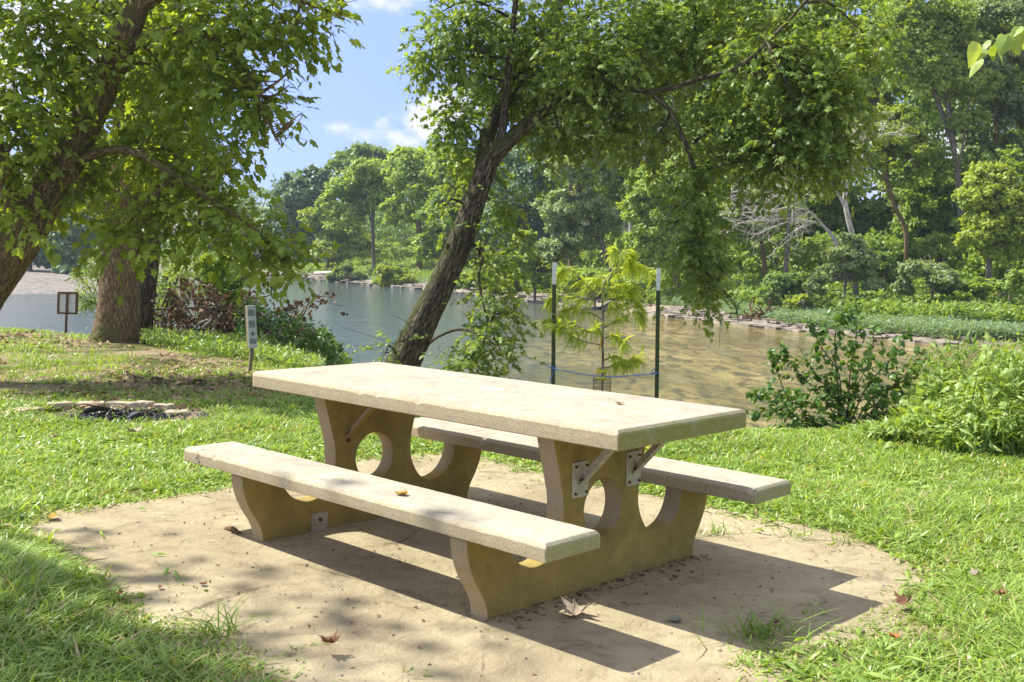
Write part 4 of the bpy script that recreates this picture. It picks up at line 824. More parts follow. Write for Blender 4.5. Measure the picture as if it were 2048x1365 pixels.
finish_tree('dead_tree', 'fallen looking bare tree with fine grey twigs lower than the white one', 'dead tree', P(1700, 560, Yd), gt, None, M['bark_pale'], None)
gt = Geo(); Yd = 65
a = pl([(1265, 560), (1262, 470), (1257, 370), (1252, 310), (1250, 250)], [9, 8, 7, 5, 3], Yd, gt)
for q in (a[12], a[16], a[19], a[22], a[18]): bare(gt, q, np.array([rg.normal(), 0, 0.5]), 2.6, 0.04, 2, rg, 0.25)
finish_tree('dead_tree', 'tall white barkless snag standing behind the pale willowy tree', 'dead tree', P(1265, 560, Yd), gt, None, M['bark_pale'], None)
gt = Geo(); Yd = 68
a = pl([(1296, 520), (1292, 420), (1290, 330), (1287, 260)], [6, 5, 4, 2.5], Yd, gt)
for q in (a[8], a[12], a[16], a[20]): bare(gt, q, np.array([rg.normal(), 0, 0.4]), 2.6, 0.035, 2, rg, 0.25)
finish_tree('dead_tree', 'thinner grey snag with wiry branches right of the white snag', 'dead tree', P(1296, 520, Yd), gt, None, M['bark_pale'], None)

# the wood behind them, one mass
rg = np.random.default_rng(40)
def wood_blobs(n, pick):
    out_b = []
    while len(out_b) < n:
        m_ = 3000; y = rg.uniform(42, 190, m_); x = rg.uniform(-0.55, 0.6, m_) * y
        hh, zn_, zg_, zf_, dc_, df_, dg_, _ = height(x, y, True); top = pick(x, y, zf_, df_, zg_, dg_) * np.ones(m_)
        for i_ in np.nonzero(top > 0)[0][: n - len(out_b)]:
            r_ = rg.uniform(1.1, 2.9); out_b.append((np.array([x[i_], y[i_], hh[i_] + rg.uniform(0.2, 1) ** 0.8 * top[i_]]), (r_, r_, r_ * 0.8)))
    return out_b
g = Geo()
blw = wood_blobs(640, lambda x, y, zf, df, zg, dg: np.where(zf & (df > 13) & (df < 50), np.where(x > -3, np.where(x / y > .02, 14, 8.5), 6.5), np.where(zg & (dg > 20) & (dg < 60), 8.5, 0)))
puff_foliage(g, blw, 380000, 0.28, rg, tmean=0.55, puff=0.33, npuff=14, lower=-0.8)
tag(g.build('woods', M['leaf_dark']), 'dark mass of woods filling the hillside behind the riverbank trees', 'woods', kind='stuff')
g = Geo()
bu = wood_blobs(230, lambda x, y, zf, df, zg, dg: np.where(zf & (df > 7.5) & (df < 17) & (rg.random(len(x)) < .5), np.where(x > -3, np.where(rg.random(len(x)) < .3, 6.5, 2.4), 2.2), 0))
bu = [(b_[0], tuple(np.array(b_[1]) * .62)) for b_ in bu]
puff_foliage(g, bu, 150000, 0.2, rg, tmean=0.5, puff=0.3, npuff=12, lower=-0.8)
tag(g.build('understory', M['leaf_mid']), 'leafy understory growth filling the space between the riverbank trunks', 'undergrowth', kind='stuff')
# trunks in the shade of that wood
g = Geo()
for k in range(70):
    b_ = blw[rg.integers(len(blw))][0]; hh = height(b_[:1], b_[1:2])[0]; x, y = b_[0] + rg.normal(), b_[1] + rg.normal()
    tube(g, [(x, y, hh - .3), (x + rg.normal() * .3, y, hh + 3), (x + rg.normal() * .8, y, hh + 7)], [.16, .13, .08], 6, 8)
tag(g.build('woods_trunks', M['bark_grey'], smooth=True), 'thin trunks standing in the shade of the hillside woods', 'tree trunks', kind='stuff')

# ground cover of the far bank
def plants(region, n, size, nl, rng, tmpl, hgt, yr=(30, 125), tmean=.5):
    g = Geo(); pos = []
    while sum(len(p) for p in pos) < n:
        y = rng.uniform(*yr, 6000); x = rng.uniform(-0.55, 0.62, 6000) * y
        hh, zn_, zg_, zf_, dc_, df_, dg_, dn_ = height(x, y, True)
        k = region(x, y, hh, zf_, df_, zg_, dg_) & (rng.random(6000) < 45 / y); pos.append(np.c_[x, y, hh][k])
    p = np.vstack(pos)[:n]; n = len(p); sc = rng.uniform(0.5, 1.2, n); pt_ = rng.normal(size=n) * .12
    for k in range(nl):
        a = unit(rng.normal(size=(n, 3)) * [1, 1, .5] + [0, 0, 0.75]); q = p + a * [1, 1, .0] * 0.12 * hgt + np.c_[np.zeros(n), np.zeros(n), rng.uniform(0, hgt, n) * sc]
        leaves(g, tmpl, q, a, rdir(rng, n) + [0, 0, .8], size * sc * rng.uniform(.7, 1.2, n), np.clip(tmean + pt_ + rng.normal(size=n) * .15, 0, 1))
    return g
rg = np.random.default_rng(41)
pf = lambda x, y: P  # noqa
g = plants(lambda x, y, h, zf, df, zg, dg: zf & (df > 0.35 + 1.3 * (x < 9.5)) & (df < 2.6) & (x > 7.5) | (zf & (df > 1.4) & (df < 2.4) & (x < -6)), 15000, 0.15, 10, rg, LEAF_NARROW, 0.35, (30, 120))
tag(g.build('sedge', M['leaf_sedge']), 'low blue green plants lining the far waterline', 'ground cover', kind='stuff')
g = plants(lambda x, y, h, zf, df, zg, dg: zf & (df > 2.2) & (df < 13), 40000, 0.17, 9, rg, LEAF_OVATE, 0.75, (31, 125), .45)
tag(g.build('riverbank_weeds', M['leaf_weed']), 'tall yellow green weeds covering the far bank', 'weeds', kind='stuff')
g = Geo()
for k in range(1100):
    y = rg.uniform(38, 118); s_ = None
    # walk the shoreline
    i_ = rg.integers(4, len(FARW) - 1); t_ = rg.random(); q = FARW[i_] * (1 - t_) + FARW[i_ + 1] * t_
    d_ = unit(FARW[i_ + 1] - FARW[i_]); nrm = np.array([d_[1], -d_[0]]); q = q + nrm * rg.uniform(-0.5, 1.5)
    if q[0] > 10.8 and rg.random() < .6: continue
    s_ = rg.uniform(0.05, 0.28) * (.6 + q[1] / 70); hh = height(q[:1], q[1:2])[0]; an = rg.uniform(0, 3.14)
    an = math.atan2(d_[1], d_[0]) + rg.normal() * .3
    v_ = np.array([[a, b_, c_] for a in (-1, 1) for b_ in (-1, 1) for c_ in (-1, 1)]) * [s_ * 1.5, s_ * .7, s_ * .22] * rg.uniform(.7, 1.2, (8, 3))
    v_ = v_ @ np.array([[math.cos(an), math.sin(an), 0], [-math.sin(an), math.cos(an), 0], [0, 0, 1]]) + [q[0], q[1], max(hh, -1.5) + s_ * .1]
    g.add(v_, np.array([[0, 1, 3, 2], [4, 6, 7, 5], [0, 4, 5, 1], [2, 3, 7, 6], [0, 2, 6, 4], [1, 5, 7, 3]]))
tag(g.build('shore_rocks', M['rock']), 'flat broken rocks along the far waterline', 'rocks', kind='stuff')
# driftwood root and log on the far shore
g = Geo(); c_ = P(1525, 622, 46.0); c_[2] = height(c_[:1], c_[1:2])[0] + .2
for k in range(34): bare(g, c_ + rg.normal(size=3) * [.3, .3, .1], rdir(rg, 1)[0] * [1, 1, .6], 0.8, 0.05, 0, rg, .5)
tag(g.build('driftwood', M['wood_brown']), 'tangled brown root clump lying on the far shore', 'driftwood')
g = Geo(); tube(g, [P(630, 548, 103), P(690, 545, 100)], [.22, .16], 8, 8)
tag(g.build('fallen_log', M['bark_pale']), 'pale log lying on the far bank near the river bend', 'log')
# ------------------------------------------------------------------ sapling between two steel posts
def zat(x, y): return float(height(np.array([x]), np.array([y]))[0])
YS = 9.5
def tpost(px, ptop, lean, label):
    top = P(px, ptop, YS); bot = P(px - lean, ptop + 330, YS); bot[2] = zat(bot[0], YS) - 0.3
    d = bot - top; Lg = np.linalg.norm(d); d = d / Lg; s = unit(np.cross(d, np.array([0, 1., 0]))); q = np.cross(s, d)
    t = thing('steel_post', label, 'post', (bot[0], bot[1], bot[2] + 0.3), 'steel posts beside the sapling')
    def sec(g, a, b_):
        c = top + d * (a + b_) / 2; hl = (b_ - a) / 2
        box(g, c, s * 0.0175, q * 0.0022, d * hl); box(g, c + q * 0.0175, s * 0.0022, q * 0.015, d * hl)
    g = Geo(); sec(g, 0.19, Lg)
    for k in np.arange(0.20, Lg - 0.3, 0.055): box(g, top + d * k - q * 0.004, s * 0.009, q * 0.006, d * 0.006)
    g.build('shaft', M['post_green'], t)
    g = Geo(); sec(g, 0, 0.19)
    for k in (0.05, 0.1, 0.15): box(g, top + d * k - q * 0.004, s * 0.009, q * 0.006, d * 0.006)
    g.build('painted_top', M['post_white'], t); return top, d
ptl, dl = tpost(1109, 525, 3.5, 'steel fence post with white top left of the sapling')
ptr, dr_ = tpost(1317, 537, 4, 'steel fence post with white top right of the sapling')
# rope
g, g2 = Geo(), Geo()
A_, B_ = P(1106, 737, YS - 0.03), P(1313, 748, YS - 0.03)
tt = np.linspace(0, 1, 140); rp = A_ + (B_ - A_) * tt[:, None]; rp[:, 2] -= 0.045 * 4 * tt * (1 - tt) * (1 + .35 * (0.5 - tt)); rp[:, 2] += 0.004 * np.sin(tt * 9)
mid = rp[63]
for gi, ph in ((g, 0), (g2, np.pi)):
    a = tt * 260 + ph; off = np.c_[np.zeros(140), np.cos(a), np.sin(a)] * 0.0035; tube(gi, rp + off, 0.004, 5)
for c, tl in ((A_, 1), (B_, -1)):
    th = np.linspace(0, 4 * np.pi, 40); tube(g, np.c_[c[0] + 0.026 * np.cos(th), c[1] + .03 + 0.026 * np.sin(th), c[2] + 0.012 * th / 12 - .004], 0.0042, 5)
tube(g, [A_ + [.01, -.01, 0], A_ + [.005, -.02, -.03], A_ + [-.02, -.02, -.09], A_ + [-.03, -.02, -.12]], 0.004, 5, 12)
tube(g, [B_ + [.02, -.01, 0.01], B_ + [-.01, -.02, .0], B_ + [-.05, -.02, .01], B_ + [-.02, -.02, .055]], 0.004, 5, 12)
t = thing('rope', 'blue and white rope strung between the two steel posts', 'rope', tuple(map(float, A_)))
g.build('blue_strand', M['rope'], t, True); g2.build('white_strand', M['rope_white'], t, True)
# sapling
rg = np.random.default_rng(50); gt = Geo(); gl = Geo()
z7 = lambda x, y, dy=0: P(1000 + x / 3.9, 480 + y / 3.9, YS + dy)
xb = P(1203, 800, YS); xb[2] = zat(xb[0], YS) - .02
stem = tube(gt, [xb, z7(795, 1180), z7(803, 1000), z7(800, 800), z7(805, 600), z7(798, 400), z7(830, 300), z7(930, 190), z7(960, 90)], [.014, .0125, .012, .0105, .009, .007, .005, .003, .0015], 10, 60, .04, rg)
BR = [[(800, 825), (650, 790), (560, 745), (505, 690), (430, 660)], [(800, 735), (690, 715), (580, 660), (450, 615), (345, 625)], [(800, 520), (900, 460), (1000, 400), (1060, 355)], [(805, 350), (900, 270), (1000, 205), (1080, 190), (1190, 280)],
      [(800, 690), (880, 650), (980, 590), (1080, 560), (1110, 610)], [(805, 770), (880, 750), (960, 770), (985, 800)], [(812, 940), (900, 910), (1000, 940), (1100, 885)], [(812, 1000), (900, 975), (960, 940), (1100, 935)],
      [(800, 480), (700, 470), (560, 450), (430, 430), (385, 480)], [(798, 430), (700, 380), (600, 270), (500, 220), (450, 270)], [(800, 560), (900, 530), (1040, 480), (1120, 540)], [(800, 620), (680, 560), (560, 530), (480, 560)], [(830, 300), (760, 290), (680, 300)], [(930, 190), (1000, 150), (1030, 200)], [(955, 100), (900, 60), (880, 110)], [(955, 120), (1020, 90), (1040, 150)], [(805, 740), (765, 690), (755, 660)], [(800, 400), (880, 380), (960, 350), (1050, 420)]]
def frond(g, p, ax, L_, tint, rng):
    ax = unit(ax); sd = unit(np.cross(ax, [0, 0, 1.]) + rng.normal(size=3) * .3); nb = 15
    V, F = [], []
    for k in range(nb):
        t = (k + .5) / nb; c = p + ax * L_ * t + np.array([0, 0, -1]) * L_ * .35 * t * t; w = L_ * .17 * math.sin(math.pi * (0.12 + .85 * t)) ** .6
        for s_ in (-1, 1):
            b_ = len(V); V += [c - ax * .0035, c + ax * .0045, c + sd * s_ * w + ax * w * .5 + [0, 0, -w * .25]]; F.append([b_, b_ + 1, b_ + 2])
    g.add(V, np.array(F), tint=np.full(len(V), tint))
for b_ in BR:
    dy = rg.uniform(-.25, .25); pts = [z7(x, y, dy * i / (len(b_) - 1)) for i, (x, y) in enumerate(b_)]
    q = tube(gt, pts, np.linspace(.0048, .0012, len(pts)), 6, 26); Lb = np.linalg.norm(q[-1] - q[0])
    for k in range(int(30 + Lb * 200)):
        i_ = min(25, int(26 * rg.uniform(.12, 1) ** .8)); dirn = unit(q[min(25, i_ + 1)] - q[max(0, i_ - 1)])
        a = dirn * rg.uniform(0, .8) + rg.normal(size=3) * .5 + [0, 0, -.35]; frond(gl, q[i_], a, rg.uniform(.06, .13), np.clip(rg.normal(.6, .22), 0, 1), rg)
for k in range(40):
    i_ = rg.integers(36, 60); frond(gl, stem[i_], rg.normal(size=3) + [0, 0, -.2], rg.uniform(.05, .1), np.clip(rg.normal(.6, .2), 0, 1), rg)
t = thing('sapling', 'young feathery yellow green sapling tied between the two steel posts', 'sapling', tuple(map(float, xb)))
gt.build('trunk', M['bark_grey'], t, True); gl.build('foliage', M['leaf_cypress'], t)
g = Geo(); fp = z7(790, 760, -.02)
g.add([fp + [-.004, 0, 0], fp + [.008, 0, 0], fp + [.002, -.01, -.06], fp + [-.012, -.01, -.06], fp + [-.022, 0, -.112], fp + [-.008, .0, -.116]], np.array([[0, 1, 2, 3], [3, 2, 5, 4]]))
tag(g.build('flagging_tape', M['flag']), 'orange yellow tape tied to the sapling stem', 'ribbon')
g = Geo(); c = P(1203, 747, YS - 0.005)
th = np.linspace(0, 2 * np.pi, 30)
for dz, rr in ((0.03, .0085), (0.02, .008), (-.035, .0085), (-.045, .008)): tube(g, np.c_[c[0] + .04 * np.cos(th), c[1] + .04 * np.sin(th), c[2] + dz + .004 * np.sin(th)], rr, 8, cap=False)
box(g, c + [0.03, -.01, 0], [.006, 0, 0], [0, .01, 0], [0, 0, .035]); box(g, c + [-0.03, -.01, 0], [.006, 0, 0], [0, .01, 0], [0, 0, .035])
tag(g.build('tree_tie', M['yellow'], smooth=True), 'yellow padded tie around the sapling stem at the rope', 'tree tie')
g = Geo(); cx, cy = c[0] + .008, YS; zt, zb_ = P(1208, 757, YS)[2], xb[2] - .02
for k in range(18):
    a = k * 2 * np.pi / 18; tube(g, [(cx + .078 * math.cos(a), cy + .078 * math.sin(a), zb_), (cx + .078 * math.cos(a), cy + .078 * math.sin(a), zt)], .0013, 4)
for z in np.arange(zt, zb_, -.026): tube(g, np.c_[cx + .078 * np.cos(th), cy + .078 * np.sin(th), np.full(30, z)], .0013, 4, cap=False)
tag(g.build('wire_cage', M['wire']), 'rusty wire mesh guard around the foot of the sapling', 'wire guard')

# ------------------------------------------------------------------ signs
def blank_sign():
    Y = 18.6; k = Y / FPX; b = P(133, 653, Y); z0 = zat(b[0], b[1])
    t = thing('notice_board', 'small two panel board on a brown post near the gravel bar', 'sign', (b[0], b[1], z0))
    c = P(136, 606.5, Y); w, h = 19.5 * k, 20.5 * k; ax = unit(np.array([1, -.15, 0])); n = np.array([-ax[1] * -1, -ax[0], 0]); n = np.array([-.15, -1, 0]) / 1.011; up = np.array([.05, 0, 1])
    g = Geo(); box(g, c, ax * w, n * .012, up * h); g.build('panel', M['sign_white'], t)
    for s_, a_, l_ in ((ax, up, h + .015), (-ax, up, h + .015), (up, ax, w - .016), (-up, ax, w - .016)):
        g = Geo(); off = (w if abs(s_[2]) < .5 else h); box(g, c + s_ * off + n * .008, a_ * l_, n * .02, s_ * .016); g.build('frame', M['wood_brown'], t)
    g = Geo(); box(g, np.array([b[0], b[1], 0]) * 0 + (c + b) / 2 * [1, 1, 0] + n * .035 + [0, 0, (c[2] + h + .01 + z0 - .2) / 2], ax * .016, n * .014, up * ((c[2] + h + .01 - z0 + .2) / 2)); g.build('post', M['wood_brown'], t)
blank_sign()
def text_sign():
    Y = 12.0; k = Y / FPX; b = P(495, 748, Y); z0 = zat(b[0], b[1]); c0 = P(502, 654, Y)
    t = thing('notice_sign', 'tall narrow pale sign with faded dark writing on a wooden post', 'sign', (b[0], b[1], z0))
    an = math.radians(-38); ax = np.array([math.cos(an), math.sin(an), 0]); n = np.array([math.sin(an), -math.cos(an), 0]); up = np.array([-.045, 0, 1.])
    ax = np.array([math.cos(math.radians(32)), math.sin(math.radians(32)), 0]); n = np.array([ax[1], -ax[0], 0])
    w, d_, h = .046, .036, 42.5 * k
    g = Geo(); box(g, c0 - n * .0, ax * w, n * d_, up * h); g.build('post_box', M['wood_grey'], t)
    g = Geo(); box(g, c0 + n * (d_ + .004), ax * (w + .002), n * .003, up * (h + .001)); f = g.build('panel', M['sign_white'], t)
    r = np.random.default_rng(8); fc = c0 + n * (d_ + .0085)
    def mark(u0, u1, v0, v1, g): box(g, fc + ax * w * (u0 + u1) / 2 + up * h * (v0 + v1) / 2, ax * w * (u1 - u0) / 2, n * .0008, up * h * (v1 - v0) / 2)
    for y0, y1, rows in ((.82, .5, 7), (.3, -.04, 6), (-.55, -.8, 6)):
        g = Geo()
        for i_ in range(rows):
            ya = y0 + (y1 - y0) * i_ / rows; yb = ya + (y1 - y0) / rows * .62; x = -.78
            while x < .72:
                x2 = min(.8, x + r.uniform(.12, .42)); mark(x, x2, yb, ya, g); x = x2 + .09
        g.build('lettering', M['ink'], f)
    g = Geo(); mark(-.1, .18, -.42, -.2, g); mark(-.6, .7, -.34, -.3, g)
    g.build('symbol', M['ink'], f)
    for u_, v_ in ((-.8, .93), (.85, .93), (-.7, -.93)):
        g = Geo(); mark(u_ - .08, u_ + .08, v_ - .012, v_ + .012, g); g.build('screw', M['charcoal'], f)
    g = Geo(); pb = np.array([b[0], b[1], z0 - .2]); pt_ = c0 - up * h; box(g, (pb + pt_) / 2, ax * .018, n * .018, (pt_ - pb) / 2); g.build('post', M['wood_grey'], t)
text_sign()

# ------------------------------------------------------------------ fire pit
rg = np.random.default_rng(60)
FC = np.array([-3.42, 8.9])
def block(px0, px1, ytop, ybot, z1, label, dep=.1, name='stone_block', tilt=0.0):
    a, b_ = G(px0, ybot[0], .0), G(px1, ybot[1], .0)
    z1 = z1 * .66; d = b_ - a; L_ = np.linalg.norm(d) / 2; t = d / (2 * L_); q = np.array([-t[1], t[0], 0])
    g = Geo(); box(g, (0, 0, z1 / 2 - .02), t * (L_ - .006), q * dep / 2, (t * tilt + [0, 0, 1]) * (z1 / 2 + .02)); me = bevmesh(g, .008)
    bm = bmesh.new(); bm.from_mesh(me); bmesh.ops.subdivide_edges(bm, edges=[e for e in bm.edges if e.calc_length() > .06], cuts=3, use_grid_fill=True)
    r = np.random.default_rng(abs(int(px0)) + 7)
    for v_ in bm.verts: v_.co += Vector(r.normal(size=3) * .0028)
    bm.to_mesh(me); bm.free(); me.name = name
    c = (a + b_) / 2 + q * dep / 2; o = link(name, me, M['stone']); o.location = (c[0], c[1], 0); o['label'] = label; o['category'] = 'stone block'; o['group'] = 'stone blocks around the fire pit'
block(-30, 42, 0, (842, 832), .05, 'flat stone block at the far left of the fire pit, cut by the photo edge', .16)
block(42, 92, 0, (832, 824), .055, 'stone block of the fire pit left of the grassy gap', .18)
block(94, 150, 0, (823, 820), .09, 'long low stone block at the back left of the fire pit', .13, tilt=.15)
block(152, 208, 0, (821, 820), .09, 'long stone block behind the left part of the charcoal', .12)
block(210, 262, 0, (819, 822), .09, 'sloping stone block behind the middle of the charcoal', .11, tilt=-.2)
block(264, 302, 0, (825, 826), .13, 'tallest stone block at the back of the fire pit', .1)
block(304, 322, 0, (828, 829), .12, 'narrow upright stone block right of the tallest one', .1)
block(323, 338, 0, (829, 830), .12, 'second narrow stone block of the fire pit, next to the low pale one', .1)
block(335, 384, 0, (838, 835), .075, 'low pale stone block at the right end of the fire pit', .14)
block(300, 372, 0, (853, 846), .03, 'thin sunken stone slab at the front right of the fire pit', .1)
block(215, 296, 0, (858, 855), .028, 'sunken stone slab in front of the charcoal hidden by grass', .1)
g = Geo()
for k in range(1900):
    a = rg.uniform(0, 6.28); r_ = math.sqrt(rg.random()); c = np.array([-3.12 + .42 * r_ * math.cos(a), 8.8 + .27 * r_ * math.sin(a), 0]); c[2] = .005 + .03 * (1 - r_ ** 2) + rg.uniform(-.01, .01)
    s_ = rg.uniform(.004, .012); u = rdir(rg, 3); box(g, c, u[0] * s_ * 1.4, unit(np.cross(u[0], u[1])) * s_ * .7, u[2] * s_ * .6)
tag(g.build('charcoal', M['charcoal']), 'bed of black charcoal in the fire pit', 'charcoal', kind='stuff')
g = Geo()
for k in range(260):
    a = rg.uniform(0, 6.28); r_ = rg.random() ** .35; c = np.array([-3.0 + .62 * r_ * math.cos(a), 8.8 + .4 * r_ * math.sin(a), .018 + .03 * rg.random()])
    s_ = rg.uniform(.003, .009); u = rdir(rg, 3); box(g, c, u[0] * s_ * 1.3, unit(np.cross(u[0], u[1])) * s_, u[2] * s_ * .5)
tag(g.build('ash', M['ash']), 'pale ash flakes scattered over the charcoal', 'ash', kind='stuff')
def charred(a, b_, r_, label, mt='charcoal', name='charred_log'):
    g = Geo(); m_ = (a + b_) / 2 + [0, 0, .01]; tube(g, [a, m_, b_], [r_, r_ * 1.05, r_ * .7], 9, 14, .12, rg); tag(g.build(name, M[mt], smooth=True), label, 'stick' if name == 'stick' else 'log')
charred(G(172, 822, .1), G(215, 818, .06), .022, 'thick charred log lying at the back of the charcoal bed')
charred(G(262, 836, .06), G(288, 828, .09), .025, 'short charred log end resting at the right of the charcoal')
charred(G(175, 811, .16), G(240, 824, .05), .006, 'thin rusty brown stick leaning over the charcoal', 'rust', 'stick')
charred(G(285, 827, .08), G(318, 815, .12), .005, 'thin twig leaning on the narrow upright stone', 'wood_brown', 'stick')
charred(G(452, 1058, .01), G(480, 1068, .01), .012, 'short dark stick on the pad beside the front bench foot', 'wood_brown', 'stick')

# ------------------------------------------------------------------ fallen leaves one can point to
def dead_leaf(c, size, yaw, label, col=(0.42, 0.27, 0.14), curl=.5, tmpl=LEAF_MAPLE, tilt=0.0, narrow=1.0):
    tv_, tf_ = tmpl; r = np.random.default_rng(int(abs(c[0] * 1000)) + 3)
    bm = bmesh.new(); pts = tv_.copy(); pts[:, 0] *= narrow
    vs = [bm.verts.new(p) for p in pts]; [bm.faces.new([vs[i] for i in f]) for f in tf_]
    bmesh.ops.subdivide_edges(bm, edges=bm.edges[:], cuts=2, use_grid_fill=True)
    for v_ in bm.verts:
        x, y = v_.co.x, v_.co.y - .45; v_.co.z = curl * (x * x * 1.6 + y * y * .55) + .05 * math.sin(x * 9 + y * 5) + r.normal() * .012 + tilt * x; v_.co.y -= .45
    zmin = min(v_.co.z for v_ in bm.verts)
    for v_ in bm.verts: v_.co.z -= zmin
    me = bpy.data.meshes.new('dead_leaf'); bm.to_mesh(me); bm.free()
    key = 'deadleaf_%d_%d' % (int(col[0] * 100), int(col[1] * 100))
    if key not in M: M[key] = simple(key, col, .8, .25, 0, 20, .35, .3)
    o = link('dead_leaf', me, M[key]); o.location = (c[0], c[1], c[2] + .003); o.rotation_euler = (0, 0, yaw); o.scale = (size * .8,) * 3
    tag(o, label, 'leaf', 'fallen leaves lying singly')
tan, brn, org = (0.5, 0.4, 0.28), (0.26, 0.12, 0.06), (0.5, 0.32, 0.05)
PZ = 0.012
def up_(p, z): p = p.copy(); p[2] = z; return p
dead_leaf(G(802, 991, .411), .085, 1.2, 'curled golden leaf resting on the front bench', org, 1.0, LEAF_OVATE, 0, .8)
dead_leaf(G(1238, 809, .761), .06, .6, 'small tan leaf lying on the table top', (.4, .3, .16), .6, LEAF_OVATE)
dead_leaf(up_(G(1145, 1238), PZ), .16, 2.4, 'large curled tan leaf on the pad in the gap of sun behind the front bench', tan, .9)
dead_leaf(up_(G(1350, 1162), PZ), .055, .4, 'small brown leaf upright near the end of the pedestal', (.36, .2, .1), 1.4, LEAF_OVATE)
dead_leaf(up_(G(1347, 1248), PZ), .09, 1.8, 'flat grey green leaf in the table shadow', (.3, .3, .2), .2)
dead_leaf(up_(G(1800, 1224), .03), .11, 2.0, 'rusty brown curled leaf at the right edge of the pad', brn, 1.0)
dead_leaf(up_(G(105, 1043), .02), .12, .2, 'pinkish tan leaf at the left tip of the pad', (.5, .32, .22), .3, LEAF_OVATE)
dead_leaf(up_(G(265, 884), .07), .16, .9, 'pale ragged leaf lying on the sunny grass in front of the fire pit', tan, .7)
dead_leaf(up_(G(107, 896), .07), .09, 1.9, 'tan leaf on the grass at the left below the fire pit', tan, .8)
dead_leaf(up_(G(406, 1176), PZ), .05, 1.2, 'small reddish brown leaf on the pad above the crack', brn, .9, LEAF_OVATE)
dead_leaf(up_(G(240, 1204), .03), .075, .3, 'orange brown leaf lying at the front left grass fringe', (.42, .2, .08), .8)
dead_leaf(up_(G(155, 1122), .03), .08, 2.6, 'pale leaf half under grass left of the pad', tan, .5)
dead_leaf(up_(G(320, 1183), PZ), .045, .3, 'tiny dark red leaf left of the crack in the pad', brn, .9, LEAF_OVATE)
dead_leaf(up_(G(1785, 1309), .06), .06, .3, 'small orange leaf standing in the grass at lower right', (.45, .16, .05), 1.2, LEAF_OVATE)
dead_leaf(up_(G(1995, 1220), .06), .07, 1.0, 'brown leaf in the grass near the right edge', brn, .9)
dead_leaf(up_(G(655, 1315), .05), .1, 1.0, 'crumpled dark leaf in grass at the bottom of the pad', brn, 1.0)
dead_leaf(up_(G(1548, 1256), .015), .06, 1.7, 'dark shrivelled leaf by the weed tuft on the pad', (.2, .13, .08), 1.1, LEAF_OVATE)
dead_leaf(up_(G(1945, 1178), .06), .08, 1.7, 'tan leaf in sunny grass right of the pad', tan, .7)
dead_leaf(up_(G(402, 772), .04), .15, .7, 'brown leaf on the shaded lawn left of the table corner', (.3, .18, .1), .9)
# litter nobody could count
rg = np.random.default_rng(61); gl = Geo(); n = 1500
y = rg.uniform(9, 18.5, n * 4); x = rg.uniform(-.5, .05, n * 4) * y; dc_ = zones(x, y)[0]; k = (dc_ < -.2) & (vnoise(x, y, 1.7, 9) > .35); x, y = x[k][:n], y[k][:n]
leaves(gl, LEAF_LOBED, np.c_[x, y, height(x, y) + .03], rdir(rg, len(x)) * [1, 1, .25], np.array([0, 0, 1.]) + rg.normal(size=(len(x), 3)) * .4, rg.uniform(.04, .1, len(x)), rg.uniform(0.2, 1, len(x)))
n = 380; a = rg.uniform(0, 6.28, n); r_ = rg.uniform(.0, 1.06, n) ** .6; x = PADC[0] + 2.6 * r_ * np.cos(a); y = PADC[1] + 1.8 * r_ * np.sin(a)
leaves(gl, LEAF_OVATE, np.c_[x, y, np.full(n, .015)], rdir(rg, n) * [1, 1, .1], np.array([0, 0, 1.]) + rg.normal(size=(n, 3)) * .35, rg.uniform(.006, .022, n), rg.uniform(0, .9, n))
n = 260; s_ = rg.uniform(-.68, .68, n); q = T(0, 0, 0) + tu * (UN + rg.exponential(.035, n))[:, None] + tv * s_[:, None]
leaves(gl, LEAF_OVATE, np.c_[q[:, :2], np.full(n, .014)], rdir(rg, n) * [1, 1, .1], np.array([0, 0, 1.]) + rg.normal(size=(n, 3)) * .4, rg.uniform(.008, .03, n), rg.uniform(0, 1, n))
m_lit = leaf_mat('litter', (0.12, 0.06, 0.03), (0.5, 0.36, 0.2), .12, .8, (1, 1, 1))
tag(gl.build('leaf_litter', m_lit), 'small brown leaf litter strewn over the lawn and pad', 'leaf litter', kind='stuff')

# ------------------------------------------------------------------ shrubs, brush and weeds by the river
def shrub(name, label, stems, Y, ml, lsize, tmpl, n_leaf, seed, droop=.5, base=None, mb='twig', per=1.0, cat='shrub', spread=.25, tmean=.5, r0=.008):
    rg = np.random.default_rng(seed); gt, gc = Geo(), Geo(); b = P(base[0], base[1], Y); b[2] = zat(b[0], Y) - .03
    for s_ in stems:
        dy = rg.normal() * spread; pts = [b + rg.normal(size=3) * [.05, .05, 0]] + [P(x, y, Y + dy * (i_ + 1) / len(s_)) for i_, (x, y) in enumerate(s_)]
        q = tube(gt, pts, np.linspace(r0, r0 * .25, len(pts)), 6, 26); Lg = np.linalg.norm(np.diff(q, axis=0), axis=1).sum()
        m_ = int(n_leaf * per * Lg); t = rg.uniform(.22, 1, m_) ** .85; f = t * 25; i_ = np.minimum(f.astype(int), 24); pos = q[i_] + (q[i_ + 1] - q[i_]) * (f - i_)[:, None]
        # short side shoots carry the leaves
        sh = unit(rg.normal(size=(m_, 3)) + [0, 0, .15]) * (rg.uniform(0.02, .3, m_) * (1.15 - t))[:, None] * (lsize / .08); pos = pos + sh
        dn_ = unit(q[i_ + 1] - q[i_]); ax = unit(sh * 6 + dn_ * .5 + rg.normal(size=(m_, 3)) * .45 + [0, 0, -droop])
        leaves(gc, tmpl, pos, ax, np.array([0, 0, 1.]) + rg.normal(size=(m_, 3)) * .45, lsize * rg.uniform(.55, 1.2, m_) * (1.1 - .35 * t), np.clip(tmean + rg.normal(size=m_) * .2, 0, 1))
    t = thing(name, label, cat, tuple(map(float, b))); gt.build('stems', M[mb], t, True); gc.build('foliage', M[ml], t); return t
